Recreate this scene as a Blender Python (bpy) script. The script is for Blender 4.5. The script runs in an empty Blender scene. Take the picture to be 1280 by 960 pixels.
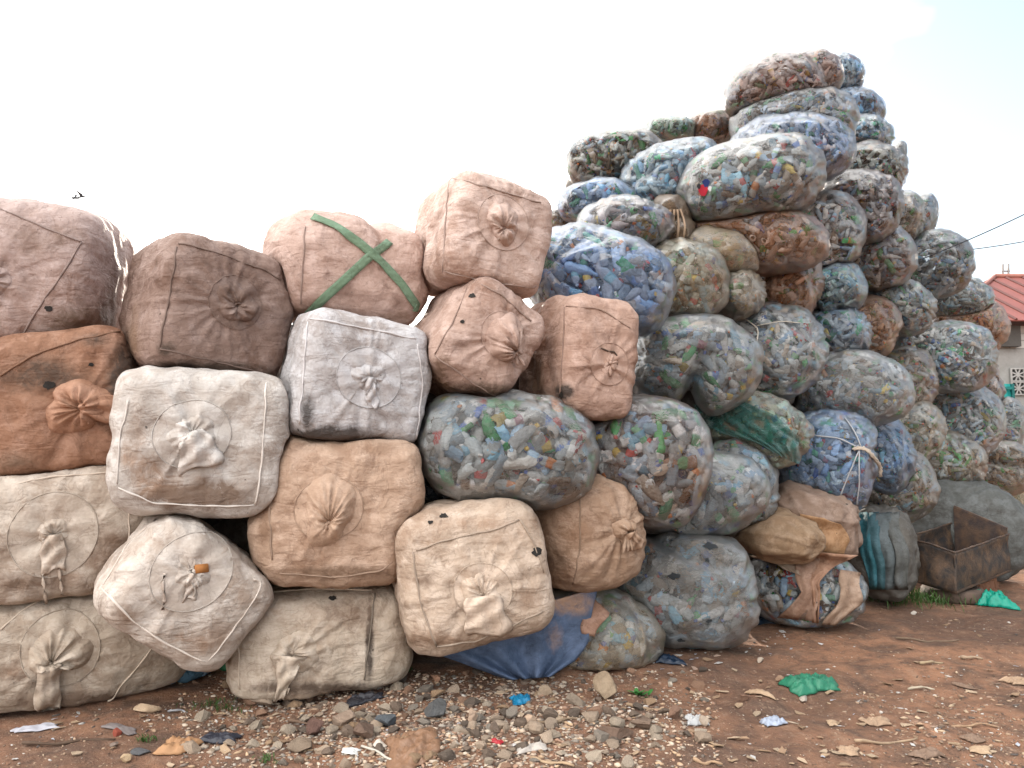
import bpy, math, random
import numpy as np
from mathutils import Vector, Matrix
from mathutils.bvhtree import BVHTree

random.seed(7)
RNG = np.random.default_rng(7)
scene = bpy.context.scene
COL = scene.collection

# ------------------------------------------------------------------ camera
F = 967.0
CAM = np.array([0.0, 0.0, 1.5])
PITCH = math.atan(75.0 / F)
FW = np.array([0.0, math.cos(PITCH), math.sin(PITCH)])
UP = np.array([0.0, -math.sin(PITCH), math.cos(PITCH)])
RT = np.array([1.0, 0.0, 0.0])
cd = bpy.data.cameras.new('camera')
cam = bpy.data.objects.new('camera', cd)
COL.objects.link(cam)
cam.location = CAM
cam.rotation_euler = (math.pi / 2 + PITCH, 0, 0)
cd.sensor_width = 36.0
cd.lens = 36.0 * F / 1280.0
cd.clip_start = 0.05
cd.clip_end = 3000
scene.camera = cam


def ray(px, py):
    return FW + (px - 640) / F * RT + (480 - py) / F * UP


def at(px, py, D):
    return CAM + ray(px, py) * D


def project(P):
    q = P - CAM
    d = q @ FW
    return 640 + F * (q @ RT) / d, 480 - F * (q @ UP) / d


# ------------------------------------------------------------------ noise
_perm = np.random.default_rng(3).random(4096 * 4)


def _h(ix, iy, iz):
    n = (ix * 374761393 + iy * 668265263 + iz * 2147483647 + (ix * iy) * 31 + iz * 1274126177) & 0x7fffffff
    n = ((n ^ (n >> 13)) * 1274126177) & 0x7fffffff
    n = n ^ (n >> 16)
    return (n % 65536) / 32768.0 - 1.0


def noise(P):
    P = np.asarray(P, float)
    i = np.floor(P).astype(np.int64)
    f = P - i
    f = f * f * f * (f * (f * 6 - 15) + 10)
    x, y, z = i[..., 0], i[..., 1], i[..., 2]
    fx, fy, fz = f[..., 0], f[..., 1], f[..., 2]
    def L(a, b, t): return a + (b - a) * t
    return L(L(L(_h(x, y, z), _h(x+1, y, z), fx), L(_h(x, y+1, z), _h(x+1, y+1, z), fx), fy),
             L(L(_h(x, y, z+1), _h(x+1, y, z+1), fx), L(_h(x, y+1, z+1), _h(x+1, y+1, z+1), fx), fy), fz)


def fbm(P, o=3):
    s, a, k = 0, 1.0, 1.0
    for j in range(o):
        s = s + a * noise(np.asarray(P) * k + 17.3 * j)
        a *= 0.5
        k *= 2.05
    return s


def ridge(P):
    return 1 - np.abs(noise(P)) * 2


# ------------------------------------------------------------------ object helpers
def lin(r, g, b, k=0.8):
    def c(v):
        v /= 255.0
        return (v / 12.92 if v < 0.04045 else ((v + 0.055) / 1.055) ** 2.4) * k
    return (c(r), c(g), c(b))


def tag(o, label, cat=None, group=None, kind=None):
    if label: o['label'] = label
    if cat: o['category'] = cat
    if group: o['group'] = group
    if kind: o['kind'] = kind
    return o


def stain(o, V, spec):
    x, y = project(V); s_ = np.zeros(len(V)); g = np.zeros(len(V)) + 1e-6
    nz_ = fbm(V * 5.0, 3)
    for (px, py, rx, ry, st, tone) in spec:
        d = st * np.exp(-(((x - px) / rx) ** 2 + ((y - py) / ry) ** 2) * (1 + .6 * nz_))
        s_ = np.maximum(s_, d); g += d * tone
    C = np.stack([np.clip(s_, 0, 1), np.clip(g / np.maximum(s_, 1e-3), 0, 1), np.zeros(len(V)), np.ones(len(V))], 1)
    a_ = o.data.color_attributes.new('stain', 'FLOAT_COLOR', 'POINT'); a_.data.foreach_set('color', C.astype(np.float32).ravel())


def empty(name, loc):
    o = bpy.data.objects.new(name, None)
    o.empty_display_size = 0.1
    COL.objects.link(o)
    o.location = loc
    return o


def mesh_np(name, V, Fc, mat, parent=None, origin=None, smooth=True, cols=None, color=None, solid=0):
    """V world verts, Fc list/array of faces; linked as ONE object"""
    V = np.asarray(V, float)
    o0 = np.array(parent.location) if parent is not None and origin is None else (np.array(origin) if origin is not None else np.zeros(3))
    if parent is not None and parent.parent is not None and origin is None:
        o0 = o0 + np.array(parent.parent.location)
    me = bpy.data.meshes.new(name)
    VL = (V - o0)
    if isinstance(Fc, np.ndarray):
        n, k = Fc.shape
        me.vertices.add(len(VL))
        me.vertices.foreach_set('co', VL.astype(np.float32).ravel())
        me.loops.add(n * k)
        me.loops.foreach_set('vertex_index', Fc.astype(np.int32).ravel())
        me.polygons.add(n)
        me.polygons.foreach_set('loop_start', np.arange(0, n * k, k, dtype=np.int32))
        me.update(calc_edges=True)
    else:
        me.from_pydata(VL.tolist(), [], Fc)
        me.update()
    if smooth:
        me.polygons.foreach_set('use_smooth', np.ones(len(me.polygons), bool))
    if cols is not None:
        at_ = me.color_attributes.new('col', 'FLOAT_COLOR', 'POINT')
        at_.data.foreach_set('color', np.asarray(cols, np.float32).ravel())
    me.materials.append(mat)
    o = bpy.data.objects.new(name, me)
    COL.objects.link(o)
    if parent is not None:
        o.parent = parent
    else:
        o.location = o0
    if color is not None:
        o.color = color
    if solid:
        m = o.modifiers.new('thickness', 'SOLIDIFY')
        m.thickness = solid
        m.offset = -1
    return o


class MB:
    def __init__(s): s.v = []; s.f = []; s.n = 0
    def add(s, V, Fc):
        s.v.append(np.asarray(V, float))
        s.f += [[int(i) + s.n for i in f] for f in Fc]
        s.n += len(V)
    def box(s, c, size, M=None):
        h = np.array(size) / 2
        V = np.array([[x, y, z] for x in (-1, 1) for y in (-1, 1) for z in (-1, 1)]) * h
        if M is not None: V = V @ np.array(M).T
        s.add(V + np.array(c), [(0, 1, 3, 2), (4, 6, 7, 5), (0, 4, 5, 1), (2, 3, 7, 6), (0, 2, 6, 4), (1, 5, 7, 3)])
    def quadbox(s, P, th):
        """P: 4 corners, extruded by th vector"""
        P = np.array(P, float); V = np.vstack([P, P + np.array(th)])
        s.add(V, [(3, 2, 1, 0), (4, 5, 6, 7), (0, 1, 5, 4), (1, 2, 6, 5), (2, 3, 7, 6), (3, 0, 4, 7)])
    def tube(s, P, r, k=6, cap=True):
        P = np.asarray(P, float); n = len(P)
        r = np.broadcast_to(np.asarray(r, float), (n,))
        T = np.gradient(P, axis=0); T /= np.linalg.norm(T, axis=1)[:, None] + 1e-9
        ref = np.array([0, 0, 1.0]) if abs(T[0][2]) < 0.9 else np.array([1.0, 0, 0])
        V = []
        A = np.cross(T[0], ref); A /= np.linalg.norm(A)
        for i in range(n):
            A = A - T[i] * (A @ T[i]); A /= np.linalg.norm(A) + 1e-9
            B = np.cross(T[i], A)
            for j in range(k):
                a = 2 * math.pi * j / k
                V.append(P[i] + r[i] * (math.cos(a) * A + math.sin(a) * B))
        Fc = [(i*k+j, i*k+(j+1) % k, (i+1)*k+(j+1) % k, (i+1)*k+j) for i in range(n-1) for j in range(k)]
        if cap: Fc += [tuple(range(k))[::-1], tuple((n-1)*k+j for j in range(k))]
        s.add(V, Fc)
    def build(s, name, mat, parent=None, origin=None, smooth=True, color=None, solid=0):
        return mesh_np(name, np.vstack(s.v), s.f, mat, parent, origin, smooth, None, color, solid)


def grid_faces(nr, nc):
    i, j = np.meshgrid(np.arange(nr - 1), np.arange(nc - 1), indexing='ij')
    a = (i * nc + j).ravel()
    return np.stack([a, a + 1, a + nc + 1, a + nc], 1)


# ------------------------------------------------------------------ materials
class NT:
    def __init__(s, name):
        s.m = bpy.data.materials.new(name); s.m.use_nodes = True
        s.t = s.m.node_tree; s.t.nodes.clear()
        s.out = s.t.nodes.new('ShaderNodeOutputMaterial')
    def n(s, ty, **kw):
        x = s.t.nodes.new('ShaderNode' + ty)
        for k, v in kw.items(): setattr(x, k, v)
        return x
    def l(s, a, b): s.t.links.new(a, b)
    def set(s, sock, v):
        if isinstance(v, bpy.types.NodeSocket): s.l(v, sock)
        else: sock.default_value = v
    def math(s, op, a, b=0.0, c=None, clamp=False):
        x = s.n('Math', operation=op, use_clamp=clamp)
        s.set(x.inputs[0], a); s.set(x.inputs[1], b)
        if c is not None: s.set(x.inputs[2], c)
        return x.outputs[0]
    def mix(s, f, a, b, bt='MIX'):
        x = s.n('Mix', data_type='RGBA', blend_type=bt)
        s.set(x.inputs[0], f); s.set(x.inputs[6], a if isinstance(a, bpy.types.NodeSocket) else (*a[:3], 1)); s.set(x.inputs[7], b if isinstance(b, bpy.types.NodeSocket) else (*b[:3], 1))
        return x.outputs[2]
    def noise(s, vec, scale, detail=4, rough=0.55, dist=0.0):
        x = s.n('TexNoise'); s.set(x.inputs['Vector'], vec)
        x.inputs['Scale'].default_value = scale; x.inputs['Detail'].default_value = detail
        x.inputs['Roughness'].default_value = rough; x.inputs['Distortion'].default_value = dist
        return x.outputs['Fac']
    def ramp(s, v, lo, hi, a=0.0, b=1.0):
        x = s.n('MapRange', clamp=True)
        s.set(x.inputs[0], v); x.inputs[1].default_value = lo; x.inputs[2].default_value = hi
        x.inputs[3].default_value = a; x.inputs[4].default_value = b
        return x.outputs[0]
    def coord(s, rnd=True, scale=(1, 1, 1)):
        tc = s.n('TexCoord'); v = tc.outputs['Object']
        oi = s.n('ObjectInfo')
        if rnd:
            m = s.n('VectorMath', operation='MULTIPLY_ADD')
            c = s.n('CombineXYZ')
            r = s.math('MULTIPLY', oi.outputs['Random'], 57.0)
            for i in range(3): s.l(r, c.inputs[i])
            s.l(v, m.inputs[0]); m.inputs[1].default_value = scale; s.l(c.outputs[0], m.inputs[2])
            v = m.outputs[0]
        return v, oi
    def bump(s, h, strength, dist, normal=None):
        b = s.n('Bump'); b.inputs['Strength'].default_value = strength; b.inputs['Distance'].default_value = dist
        s.l(h, b.inputs['Height'])
        if normal is not None: s.l(normal, b.inputs['Normal'])
        return b.outputs[0]
    def mixsh(s, f, a, b):
        x = s.n('MixShader'); s.set(x.inputs[0], f); s.l(a, x.inputs[1]); s.l(b, x.inputs[2]); return x.outputs[0]
    def done(s, sh):
        s.l(sh, s.out.inputs[0]); return s.m


def mat_woven(name, transl=0.12, wrinkle=1.0, stain=1.0):
    t = NT(name)
    v, oi = t.coord()
    base = oi.outputs['Color']
    big = t.noise(v, 2.2, 8, 0.62, 0.6)
    med = t.noise(v, 9, 6, 0.65, 0.3)
    fine = t.noise(v, 70, 3, 0.6)
    sv = t.n('VectorMath', operation='MULTIPLY'); t.l(v, sv.inputs[0]); sv.inputs[1].default_value = (1.6, 1.6, 16)
    streak = t.noise(sv.outputs[0], 1.6, 5, 0.6, 0.8)
    dirtc = t.mix(1.0, base, (0.58, 0.47, 0.40), 'MULTIPLY')
    darkc = t.mix(1.0, base, (0.33, 0.27, 0.24), 'MULTIPLY')
    palec = t.mix(1.0, t.mix(1.0, base, (1.22, 1.26, 1.30), 'MULTIPLY'), (0.035, 0.035, 0.037), 'ADD')
    c = t.mix(t.math('MULTIPLY', t.ramp(big, 0.44, 0.66), 0.75 * stain), base, dirtc)
    c = t.mix(t.math('MULTIPLY', t.ramp(med, 0.48, 0.66), 0.75), c, palec)
    blot = t.noise(v, 3.3, 7, 0.7, 1.0)
    c = t.mix(t.math('MULTIPLY', t.ramp(blot, 0.50, 0.62), 0.5), c, palec)
    c = t.mix(t.math('MULTIPLY', t.ramp(streak, 0.55, 0.75), 0.16 * stain), c, dirtc)
    big2 = t.noise(v, 4.1, 9, 0.7, 1.2)
    c = t.mix(t.math('MULTIPLY', t.ramp(big2, 0.55, 0.72), 0.75 * stain), c, darkc)
    c = t.mix(t.ramp(fine, 0.25, 0.75, 0.0, 0.22), c, darkc)
    sa = t.n('Attribute', attribute_name='stain'); ss = t.n('SeparateColor'); t.l(sa.outputs['Color'], ss.inputs[0])
    sn = t.math('ADD', ss.outputs[0], t.math('MULTIPLY', t.math('SUBTRACT', t.noise(v, 13, 8, 0.72, 0.8), 0.5), t.math('MULTIPLY', ss.outputs[0], 2.6)))
    c = t.mix(t.ramp(sn, 0.14, 0.60, 0, 0.90), c, t.mix(ss.outputs[1], (0.040, 0.033, 0.030), (0.36, 0.22, 0.14)))
    sp = t.noise(v, 24, 1, 0.4)
    c = t.mix(t.math('MULTIPLY', t.ramp(t.math('ABSOLUTE', t.math('SUBTRACT', t.noise(v, 5.5, 3, 0.5, 1.2), 0.5)), 0.0, 0.012, 1.0, 0.0), 0.35), c, darkc)
    c = t.mix(t.math('MULTIPLY', t.ramp(sp, 0.80, 0.83), 0.8), c, (0.03, 0.025, 0.02))
    # wrinkle bump
    cv = t.n('VectorMath', operation='MULTIPLY'); t.l(v, cv.inputs[0]); cv.inputs[1].default_value = (2.2, 2.2, 6.5)
    w1 = t.noise(cv.outputs[0], 1.5, 4, 0.6, 1.1)
    w1r = t.math('ABSOLUTE', t.math('SUBTRACT', w1, 0.5))
    cv2 = t.n('VectorMath', operation='MULTIPLY'); t.l(v, cv2.inputs[0]); cv2.inputs[1].default_value = (6, 5, 4.5)
    w2 = t.math('ABSOLUTE', t.math('SUBTRACT', t.noise(cv2.outputs[0], 1.3, 4, 0.55, 1.4), 0.5))
    msk = t.ramp(blot, 0.36, 0.60)
    c1 = t.math('MULTIPLY', t.ramp(w1r, 0.0, 0.09, 1.0, 0.0), msk)
    c2 = t.math('MULTIPLY', t.ramp(w2, 0.0, 0.08, 1.0, 0.0), t.ramp(big, 0.40, 0.6))
    h = t.math('ADD', t.math('MULTIPLY', c1, -0.10), t.math('MULTIPLY', c2, -0.05))
    soft = t.noise(cv.outputs[0], 2.4, 2, 0.5, 0.9)
    h = t.math('ADD', h, t.math('MULTIPLY', soft, 0.5))
    h = t.math('ADD', h, t.math('MULTIPLY', t.noise(cv2.outputs[0], 2.2, 2, 0.5, 0.8), 0.45))
    h = t.math('ADD', h, t.math('MULTIPLY', fine, 0.05))
    h = t.math('ADD', h, t.math('MULTIPLY', med, 0.22))
    nrm = t.bump(h, 0.6 * wrinkle, 0.045)
    p = t.n('BsdfPrincipled'); t.l(c, p.inputs['Base Color']); p.inputs['Roughness'].default_value = 0.72
    p.inputs['Specular IOR Level'].default_value = 0.25
    t.l(nrm, p.inputs['Normal'])
    tr = t.n('BsdfTranslucent'); t.l(c, tr.inputs[0]); t.l(nrm, tr.inputs['Normal'])
    return t.done(t.mixsh(transl, p.outputs[0], tr.outputs[0]))


def mat_film(name):
    """dusty clear plastic: object colour = tint, object alpha = how opaque"""
    t = NT(name)
    v, oi = t.coord()
    tint = oi.outputs['Color']; op = oi.outputs['Alpha']
    big = t.noise(v, 2.6, 6, 0.6, 0.7)
    med = t.noise(v, 11, 5, 0.65, 0.6)
    cv = t.n('VectorMath', operation='MULTIPLY'); t.l(v, cv.inputs[0]); cv.inputs[1].default_value = (5, 5, 11)
    wr = t.noise(cv.outputs[0], 1.4, 4, 0.6, 1.5)
    wrr = t.math('ABSOLUTE', t.math('SUBTRACT', wr, 0.5))
    crease = t.ramp(wrr, 0.0, 0.05, 1.0, 0.0)
    lw = t.n('LayerWeight'); lw.inputs[0].default_value = 0.28
    o = t.math('ADD', t.math('MULTIPLY', op, 0.60), t.ramp(big, 0.38, 0.7, -0.10, 0.16))
    o = t.math('ADD', o, t.ramp(med, 0.4, 0.7, -0.06, 0.10))
    o = t.math('ADD', o, t.math('MULTIPLY', crease, 0.16))
    o = t.math('ADD', o, t.math('MULTIPLY', t.math('POWER', lw.outputs['Facing'], 4.0), 0.18))
    o = t.math('MINIMUM', t.math('MAXIMUM', o, 0.06), 0.96)
    fw = t.math('ABSOLUTE', t.math('SUBTRACT', t.noise(v, 17, 3, 0.6, 1.6), 0.5))
    h = t.math('ADD', t.math('MULTIPLY', wrr, -1.2), t.math('MULTIPLY', fw, -1.0))
    o = t.math('ADD', o, t.math('MULTIPLY', t.ramp(fw, 0.0, 0.03, 1.0, 0.0), 0.06))
    nrm = t.bump(h, 0.45, 0.02)
    dust = t.mix(t.ramp(big, 0.45, 0.7), tint, t.mix(1.0, tint, (0.8, 0.72, 0.64), 'MULTIPLY'))
    d = t.n('BsdfDiffuse'); t.l(dust, d.inputs[0]); t.l(nrm, d.inputs['Normal'])
    tl = t.n('BsdfTranslucent'); t.l(dust, tl.inputs[0]); t.l(nrm, tl.inputs['Normal'])
    body = t.mixsh(0.12, d.outputs[0], tl.outputs[0])
    tp = t.n('BsdfTransparent')
    t.l(t.mix(0.25, (1, 1, 1), tint), tp.inputs[0])
    sh = t.mixsh(o, tp.outputs[0], body)
    g = t.n('BsdfGlossy'); g.inputs['Roughness'].default_value = 0.36; g.inputs[0].default_value = (1, 1, 1, 1); t.l(nrm, g.inputs['Normal'])
    fr = t.n('Fresnel'); fr.inputs[0].default_value = 1.35; t.l(nrm, fr.inputs['Normal'])
    sh = t.mixsh(t.math('MULTIPLY', fr.outputs[0], 0.20), sh, g.outputs[0])
    return t.done(sh)


def mat_bottle(name):
    t = NT(name)
    a = t.n('Attribute', attribute_name='col')
    tc = t.n('TexCoord')
    nz = t.noise(tc.outputs['Object'], 38, 3, 0.6)
    nrm = t.bump(nz, 0.9, 0.02)
    p = t.n('BsdfPrincipled'); t.l(a.outputs['Color'], p.inputs['Base Color']); p.inputs['Roughness'].default_value = 0.13
    p.inputs['Specular IOR Level'].default_value = 1.0
    t.l(nrm, p.inputs['Normal'])
    tl = t.n('BsdfTranslucent'); t.l(a.outputs['Color'], tl.inputs[0])
    b = t.mixsh(0.25, p.outputs[0], tl.outputs[0])
    tp = t.n('BsdfTransparent'); t.l(a.outputs['Color'], tp.inputs[0])
    lw = t.n('LayerWeight'); lw.inputs[0].default_value = 0.4
    f = t.math('MULTIPLY', t.math('SUBTRACT', 1.0, a.outputs['Alpha']), t.math('SUBTRACT', 1.0, lw.outputs['Facing']))
    return t.done(t.mixsh(f, b, tp.outputs[0]))


def mat_plain(name, rough=0.8, spec=0.3, bump=0.4, bscale=30, bdist=0.01, var=0.4, vscale=8, transl=0.0, metal=0.0, second=None, mult=(0.5, 0.45, 0.42)):
    """object-coloured surface with mottling"""
    t = NT(name)
    v, oi = t.coord()
    base = oi.outputs['Color']
    n1 = t.noise(v, vscale, 6, 0.65, 0.4)
    n2 = t.noise(v, bscale, 5, 0.6)
    c = t.mix(t.math('MULTIPLY', t.ramp(n1, 0.4, 0.68), var), base, second if second else t.mix(1.0, base, mult, 'MULTIPLY'))
    c = t.mix(t.ramp(n2, 0.3, 0.75, 0, 0.3 * var), c, t.mix(1.0, base, (0.4, 0.4, 0.4), 'MULTIPLY'))
    p = t.n('BsdfPrincipled'); t.l(c, p.inputs['Base Color']); p.inputs['Roughness'].default_value = rough
    p.inputs['Specular IOR Level'].default_value = spec; p.inputs['Metallic'].default_value = metal
    if bump: t.l(t.bump(t.math('ADD', n2, n1), bump, bdist), p.inputs['Normal'])
    sh = p.outputs[0]
    if transl:
        tr = t.n('BsdfTranslucent'); t.l(c, tr.inputs[0]); sh = t.mixsh(transl, sh, tr.outputs[0])
    return t.done(sh)


M_WOVEN = mat_woven('woven_polypropylene')
M_CLOTH = mat_woven('gathered_cloth', 0.1, 0.6, 0.6)
M_TARP = mat_woven('tarpaulin', 0.05, 0.7, 0.5)
M_FILM = mat_film('dusty_clear_film')
M_BOT = mat_bottle('pet_plastic')
M_SEAM = mat_plain('seam_thread', var=0.3)
M_STONE = mat_plain('stone', 0.9, 0.2, 0.7, 40, 0.02, 0.55, 14)
M_PAPER = mat_plain('paper_scrap', 0.7, 0.3, 0.3, 25, 0.01, 0.45, 12, 0.1)
M_PLASTIC = mat_plain('thin_plastic', 0.35, 0.5, 0.5, 30, 0.015, 0.35, 10, 0.2)
M_WOOD = mat_plain('dry_wood', 0.85, 0.2, 0.5, 60, 0.01, 0.5, 20)
M_LEAF = mat_plain('leaf', 0.6, 0.3, 0.2, 40, 0.01, 0.3, 20, 0.25)
M_CORD = mat_plain('cord', 0.8, 0.2, 0, 30, 0.01, 0.3)
M_RUST = mat_plain('rusty_black_metal', 0.6, 0.4, 0.5, 45, 0.01, 0.62, 8, second=(0.17, 0.095, 0.05))
M_RUBBER = mat_plain('worn_rubber', 0.85, 0.25, 0.4, 40, 0.01, 0.6, 8, second=(0.17, 0.11, 0.08))
M_CONC = mat_plain('concrete_render', 0.9, 0.2, 0.4, 18, 0.02, 0.5, 1.4)
M_ROOF = mat_plain('painted_roof_sheet', 0.55, 0.4, 0.1, 20, 0.01, 0.5, 1.2)
M_FEATHER = mat_plain('feathers', 0.8, 0.2, 0, 20)


# ------------------------------------------------------------------ ground
def gz(x, y):
    x = np.asarray(x, float); y = np.asarray(y, float)
    P = np.stack([x, y, np.zeros_like(x)], -1)
    near = np.exp(-((x - 1.5) ** 2 / 60 + (y - 5) ** 2 / 60))
    h = 0.035 * fbm(P * 0.9, 3) * near + 0.020 * fbm(P * 3.4 + 9, 4) * near - 0.03 * near * np.exp(-((x * .45 + 3.9 - y - .12 * np.sin(x * 2)) / .13) ** 2) - 0.03 * near * np.exp(-((x * .45 + 2.6 - y) / .12) ** 2)
    rub = np.exp(-(((x + 0.2) / 1.3) ** 2 + ((y - 4.25) / 0.5) ** 2))
    return h + 0.05 * rub - 0.01


def ground_pt(px, py):
    d = ray(px, py)
    p = CAM.copy(); z = 0.0
    for _ in range(5):
        tt = (z - CAM[2]) / d[2]
        p = CAM + d * tt
        z = float(gz(p[0], p[1]))
    p[2] = z
    return p


def make_ground():
    def axis(lo, hi, n, far):
        a = np.linspace(lo, hi, n)
        e = np.geomspace(0.3, far, 18)
        return np.concatenate([lo - e[::-1], a, hi + e])
    xs = axis(-4.5, 9.5, 330, 900); ys = axis(2.5, 12.5, 300, 900)
    X, Y = np.meshgrid(xs, ys, indexing='xy')
    Z = gz(X, Y)
    V = np.stack([X, Y, Z], -1).reshape(-1, 3)
    t = NT('red_earth')
    tc = t.n('TexCoord'); v = tc.outputs['Object']
    big = t.noise(v, 0.55, 6, 0.6, 0.5); med = t.noise(v, 3.2, 8, 0.65, 0.6); fine = t.noise(v, 26, 6, 0.7); gr = t.noise(v, 120, 3, 0.7)
    c = t.mix(t.ramp(big, 0.38, 0.6), (0.17, 0.096, 0.066), (0.33, 0.172, 0.104))
    c = t.mix(t.ramp(med, 0.44, 0.62, 0, .9), c, (0.13, 0.083, 0.062))
    md2 = t.noise(v, 9.0, 7, 0.7, 0.8)
    c = t.mix(t.ramp(md2, 0.52, 0.66, 0, .55), c, (0.085, 0.056, 0.043))
    c = t.mix(t.ramp(md2, 0.30, 0.42, .5, 0), c, (0.40, 0.27, 0.19))
    c = t.mix(t.ramp(med, 0.30, 0.42, 0.55, 0.0), c, (0.36, 0.23, 0.155))
    c = t.mix(t.ramp(fine, 0.56, 0.74, 0, 0.7), c, (0.38, 0.27, 0.20))
    c = t.mix(t.ramp(fine, 0.26, 0.42, 0.7, 0), c, (0.08, 0.055, 0.045))
    c = t.mix(t.ramp(gr, 0.66, 0.74, 0, 0.6), c, (0.42, 0.35, 0.29))
    # damp black soil along the foot of the sacks (spilled residue, own outline)
    sx = t.n('SeparateXYZ'); t.l(v, sx.inputs[0])
    h = t.math('ADD', t.math('MULTIPLY', fine, 0.8), t.math('MULTIPLY', gr, 0.4)); h = t.math('ADD', h, med)
    p = t.n('BsdfPrincipled'); t.l(c, p.inputs['Base Color']); p.inputs['Roughness'].default_value = 0.92
    p.inputs['Specular IOR Level'].default_value = 0.15
    t.l(t.bump(h, 0.9, 0.03), p.inputs['Normal'])
    m = t.done(p.outputs[0])
    o = mesh_np('ground', V, grid_faces(len(ys), len(xs)), m)
    tag(o, None, kind='structure')


make_ground()

# ------------------------------------------------------------------ bags
BAGS = []
INF = 1.05


def cube_sphere(K):
    s = np.tan(np.linspace(-1, 1, K + 1) * math.pi / 4)
    key = {}; V = []; Fc = []
    A, B = np.meshgrid(s, s, indexing='ij')
    one = np.ones_like(A)
    sides = [(one, A, B), (-one, B, A), (B, one, A), (A, -one, B), (A, B, one), (B, A, -one)]
    allv = np.concatenate([np.stack(q, -1).reshape(-1, 3) for q in sides])
    allf = np.concatenate([grid_faces(K + 1, K + 1) + i * (K + 1) ** 2 for i in range(6)])
    allv = allv / np.linalg.norm(allv, axis=1)[:, None]
    r = np.round(allv, 5) + 0.0
    _, idx, inv = np.unique(r, axis=0, return_index=True, return_inverse=True)
    return allv[idx], inv.ravel()[allf]


_CS = {}
def CS(K):
    if K not in _CS: _CS[K] = cube_sphere(K)
    return _CS[K]


def rot(yaw, pitch, roll):
    return np.array(Matrix.Rotation(yaw, 3, 'Z') @ Matrix.Rotation(pitch, 3, 'X') @ Matrix.Rotation(roll, 3, 'Y'))


class Bag:
    def __init__(s, cx, cy, hw, hh, D, depth, yaw=0, pitch=0, roll=0, n=2.4, mods=(), lump=0.010, wr=0.006, K=36, seed=0, inf=1.05):
        s.n = n; s.mods = mods; s.lump = lump; s.wr = wr; s.K = K; s.seed = seed
        az = -math.atan2((cx - 640) / F, 1.0)
        r = math.radians(roll)
        s.R = rot(az + math.radians(yaw), math.radians(pitch), r)
        s.c = at(cx, cy, D); s.D = D
        hw *= inf; hh *= inf
        s.ax = np.array([hw * D / F, depth, hh * D / F])
        U, _ = CS(12)
        for _ in range(5):
            P = s.c + (U * s.base(U)[:, None]) @ s.R.T
            x, y = project(P)
            w = (x.max() - x.min()) / 2; h = (y.max() - y.min()) / 2
            mx = (x.max() + x.min()) / 2; my = (y.max() + y.min()) / 2
            rw, rh = hw / w, hh / h
            c2, s2 = math.cos(r) ** 2, math.sin(r) ** 2
            s.ax[0] *= rw ** c2 * rh ** s2
            s.ax[2] *= rh ** c2 * rw ** s2
            s.c = s.c + ((cx - mx) * RT - (cy - my) * UP) * D / F
        s.sp = None
        s.rad = s.ax.max() * 1.3
        s.nb = []
        BAGS.append(s)

    def base(s, U):
        return 1.0 / (np.abs(U / s.ax) ** s.n).sum(1) ** (1 / s.n)

    def f(s, P):
        q = (P - s.c) @ s.R
        return (np.abs(q / s.ax) ** s.n).sum(1) ** (1 / s.n)

    def radius(s, U):
        t0 = s.base(U)
        m = np.ones(len(U))
        for (nx, ny, nz, off, w, d, sx, sy, sz) in s.mods:
            a = U @ np.array([nx, ny, nz])
            side = U @ np.array([sx, sy, sz]) if (sx or sy or sz) else np.ones(len(U))
            m *= 1 - d * np.exp(-((a - off) / w) ** 2) * np.clip(0.5 + side, 0, 1)
        Dw = U @ s.R.T
        tc = np.full(len(U), 1e9)
        hi0 = t0 * 1.3
        for b in s.nb:
            eps = 0.004 / min(s.ax.min(), 0.5)
            g = b.f(s.c + Dw * hi0[:, None]) - 1.3 - eps
            k = np.where(g < 0)[0]
            if not len(k): continue
            lo = np.zeros(len(k)); hi = hi0[k].copy(); d = Dw[k]; tb = t0[k]
            for _ in range(11):
                mid = (lo + hi) / 2
                bad = b.f(s.c + d * mid[:, None]) - mid / tb - eps < 0
                hi = np.where(bad, mid, hi); lo = np.where(bad, lo, mid)
            tc[k] = np.minimum(tc[k], lo)
        # ground
        dz = Dw[:, 2]
        down = dz < -1e-3
        tg = np.full(len(U), 1e9)
        tg[down] = (s.c[2] - 0.02) / -dz[down]
        tc = np.minimum(tc, np.maximum(tg, 0.02))
        tc = np.maximum(tc, 0.12 * t0)
        k = 26.0
        t = ((t0 * m) ** -k + tc ** -k) ** (-1 / k)
        return t, t0 * m

    def points(s, U):
        t, _ = s.radius(U)
        L = U * t[:, None] + s.seed * 13.7
        dl = s.lump * fbm(L * 6.0, 2) + 0.5 * s.lump * noise(L * 15)
        dw = s.wr * (ridge(L * np.array([2.2, 2.2, 7.0]) + 0.6 * noise(L * 3)[:, None]) + 0.6 * ridge(L * np.array([7.0, 5.0, 2.5]) + 5))
        if s.sp:
            e = (at(s.sp[0], s.sp[1], s.D - s.ax[1]) - s.c) @ s.R
            P_ = U * t[:, None]
            dx, dz_ = P_[:, 0] - e[0], P_[:, 2] - e[2]
            an = np.arctan2(dz_, dx); rr = np.hypot(dx, dz_)
            q_ = np.stack([np.cos(an) * 3.2, np.sin(an) * 3.2, rr * 1.2 + s.seed], -1)
            dw = dw + (U[:, 1] < .1) * np.clip(rr / .1, 0, 1) * np.exp(-(rr / .38) ** 2) * .016 * (ridge(q_) + .6 * ridge(q_ * 2.1))
        t = t + dl + dw
        return s.c + (U * t[:, None]) @ s.R.T

    def build(s):
        U, Fc = CS(s.K)
        s.V = s.points(U); s.F = Fc
        s.bvh = BVHTree.FromPolygons(s.V.tolist(), Fc.tolist())
        s.base_pt = np.array([s.c[0], s.c[1], s.V[:, 2].min()])


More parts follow.
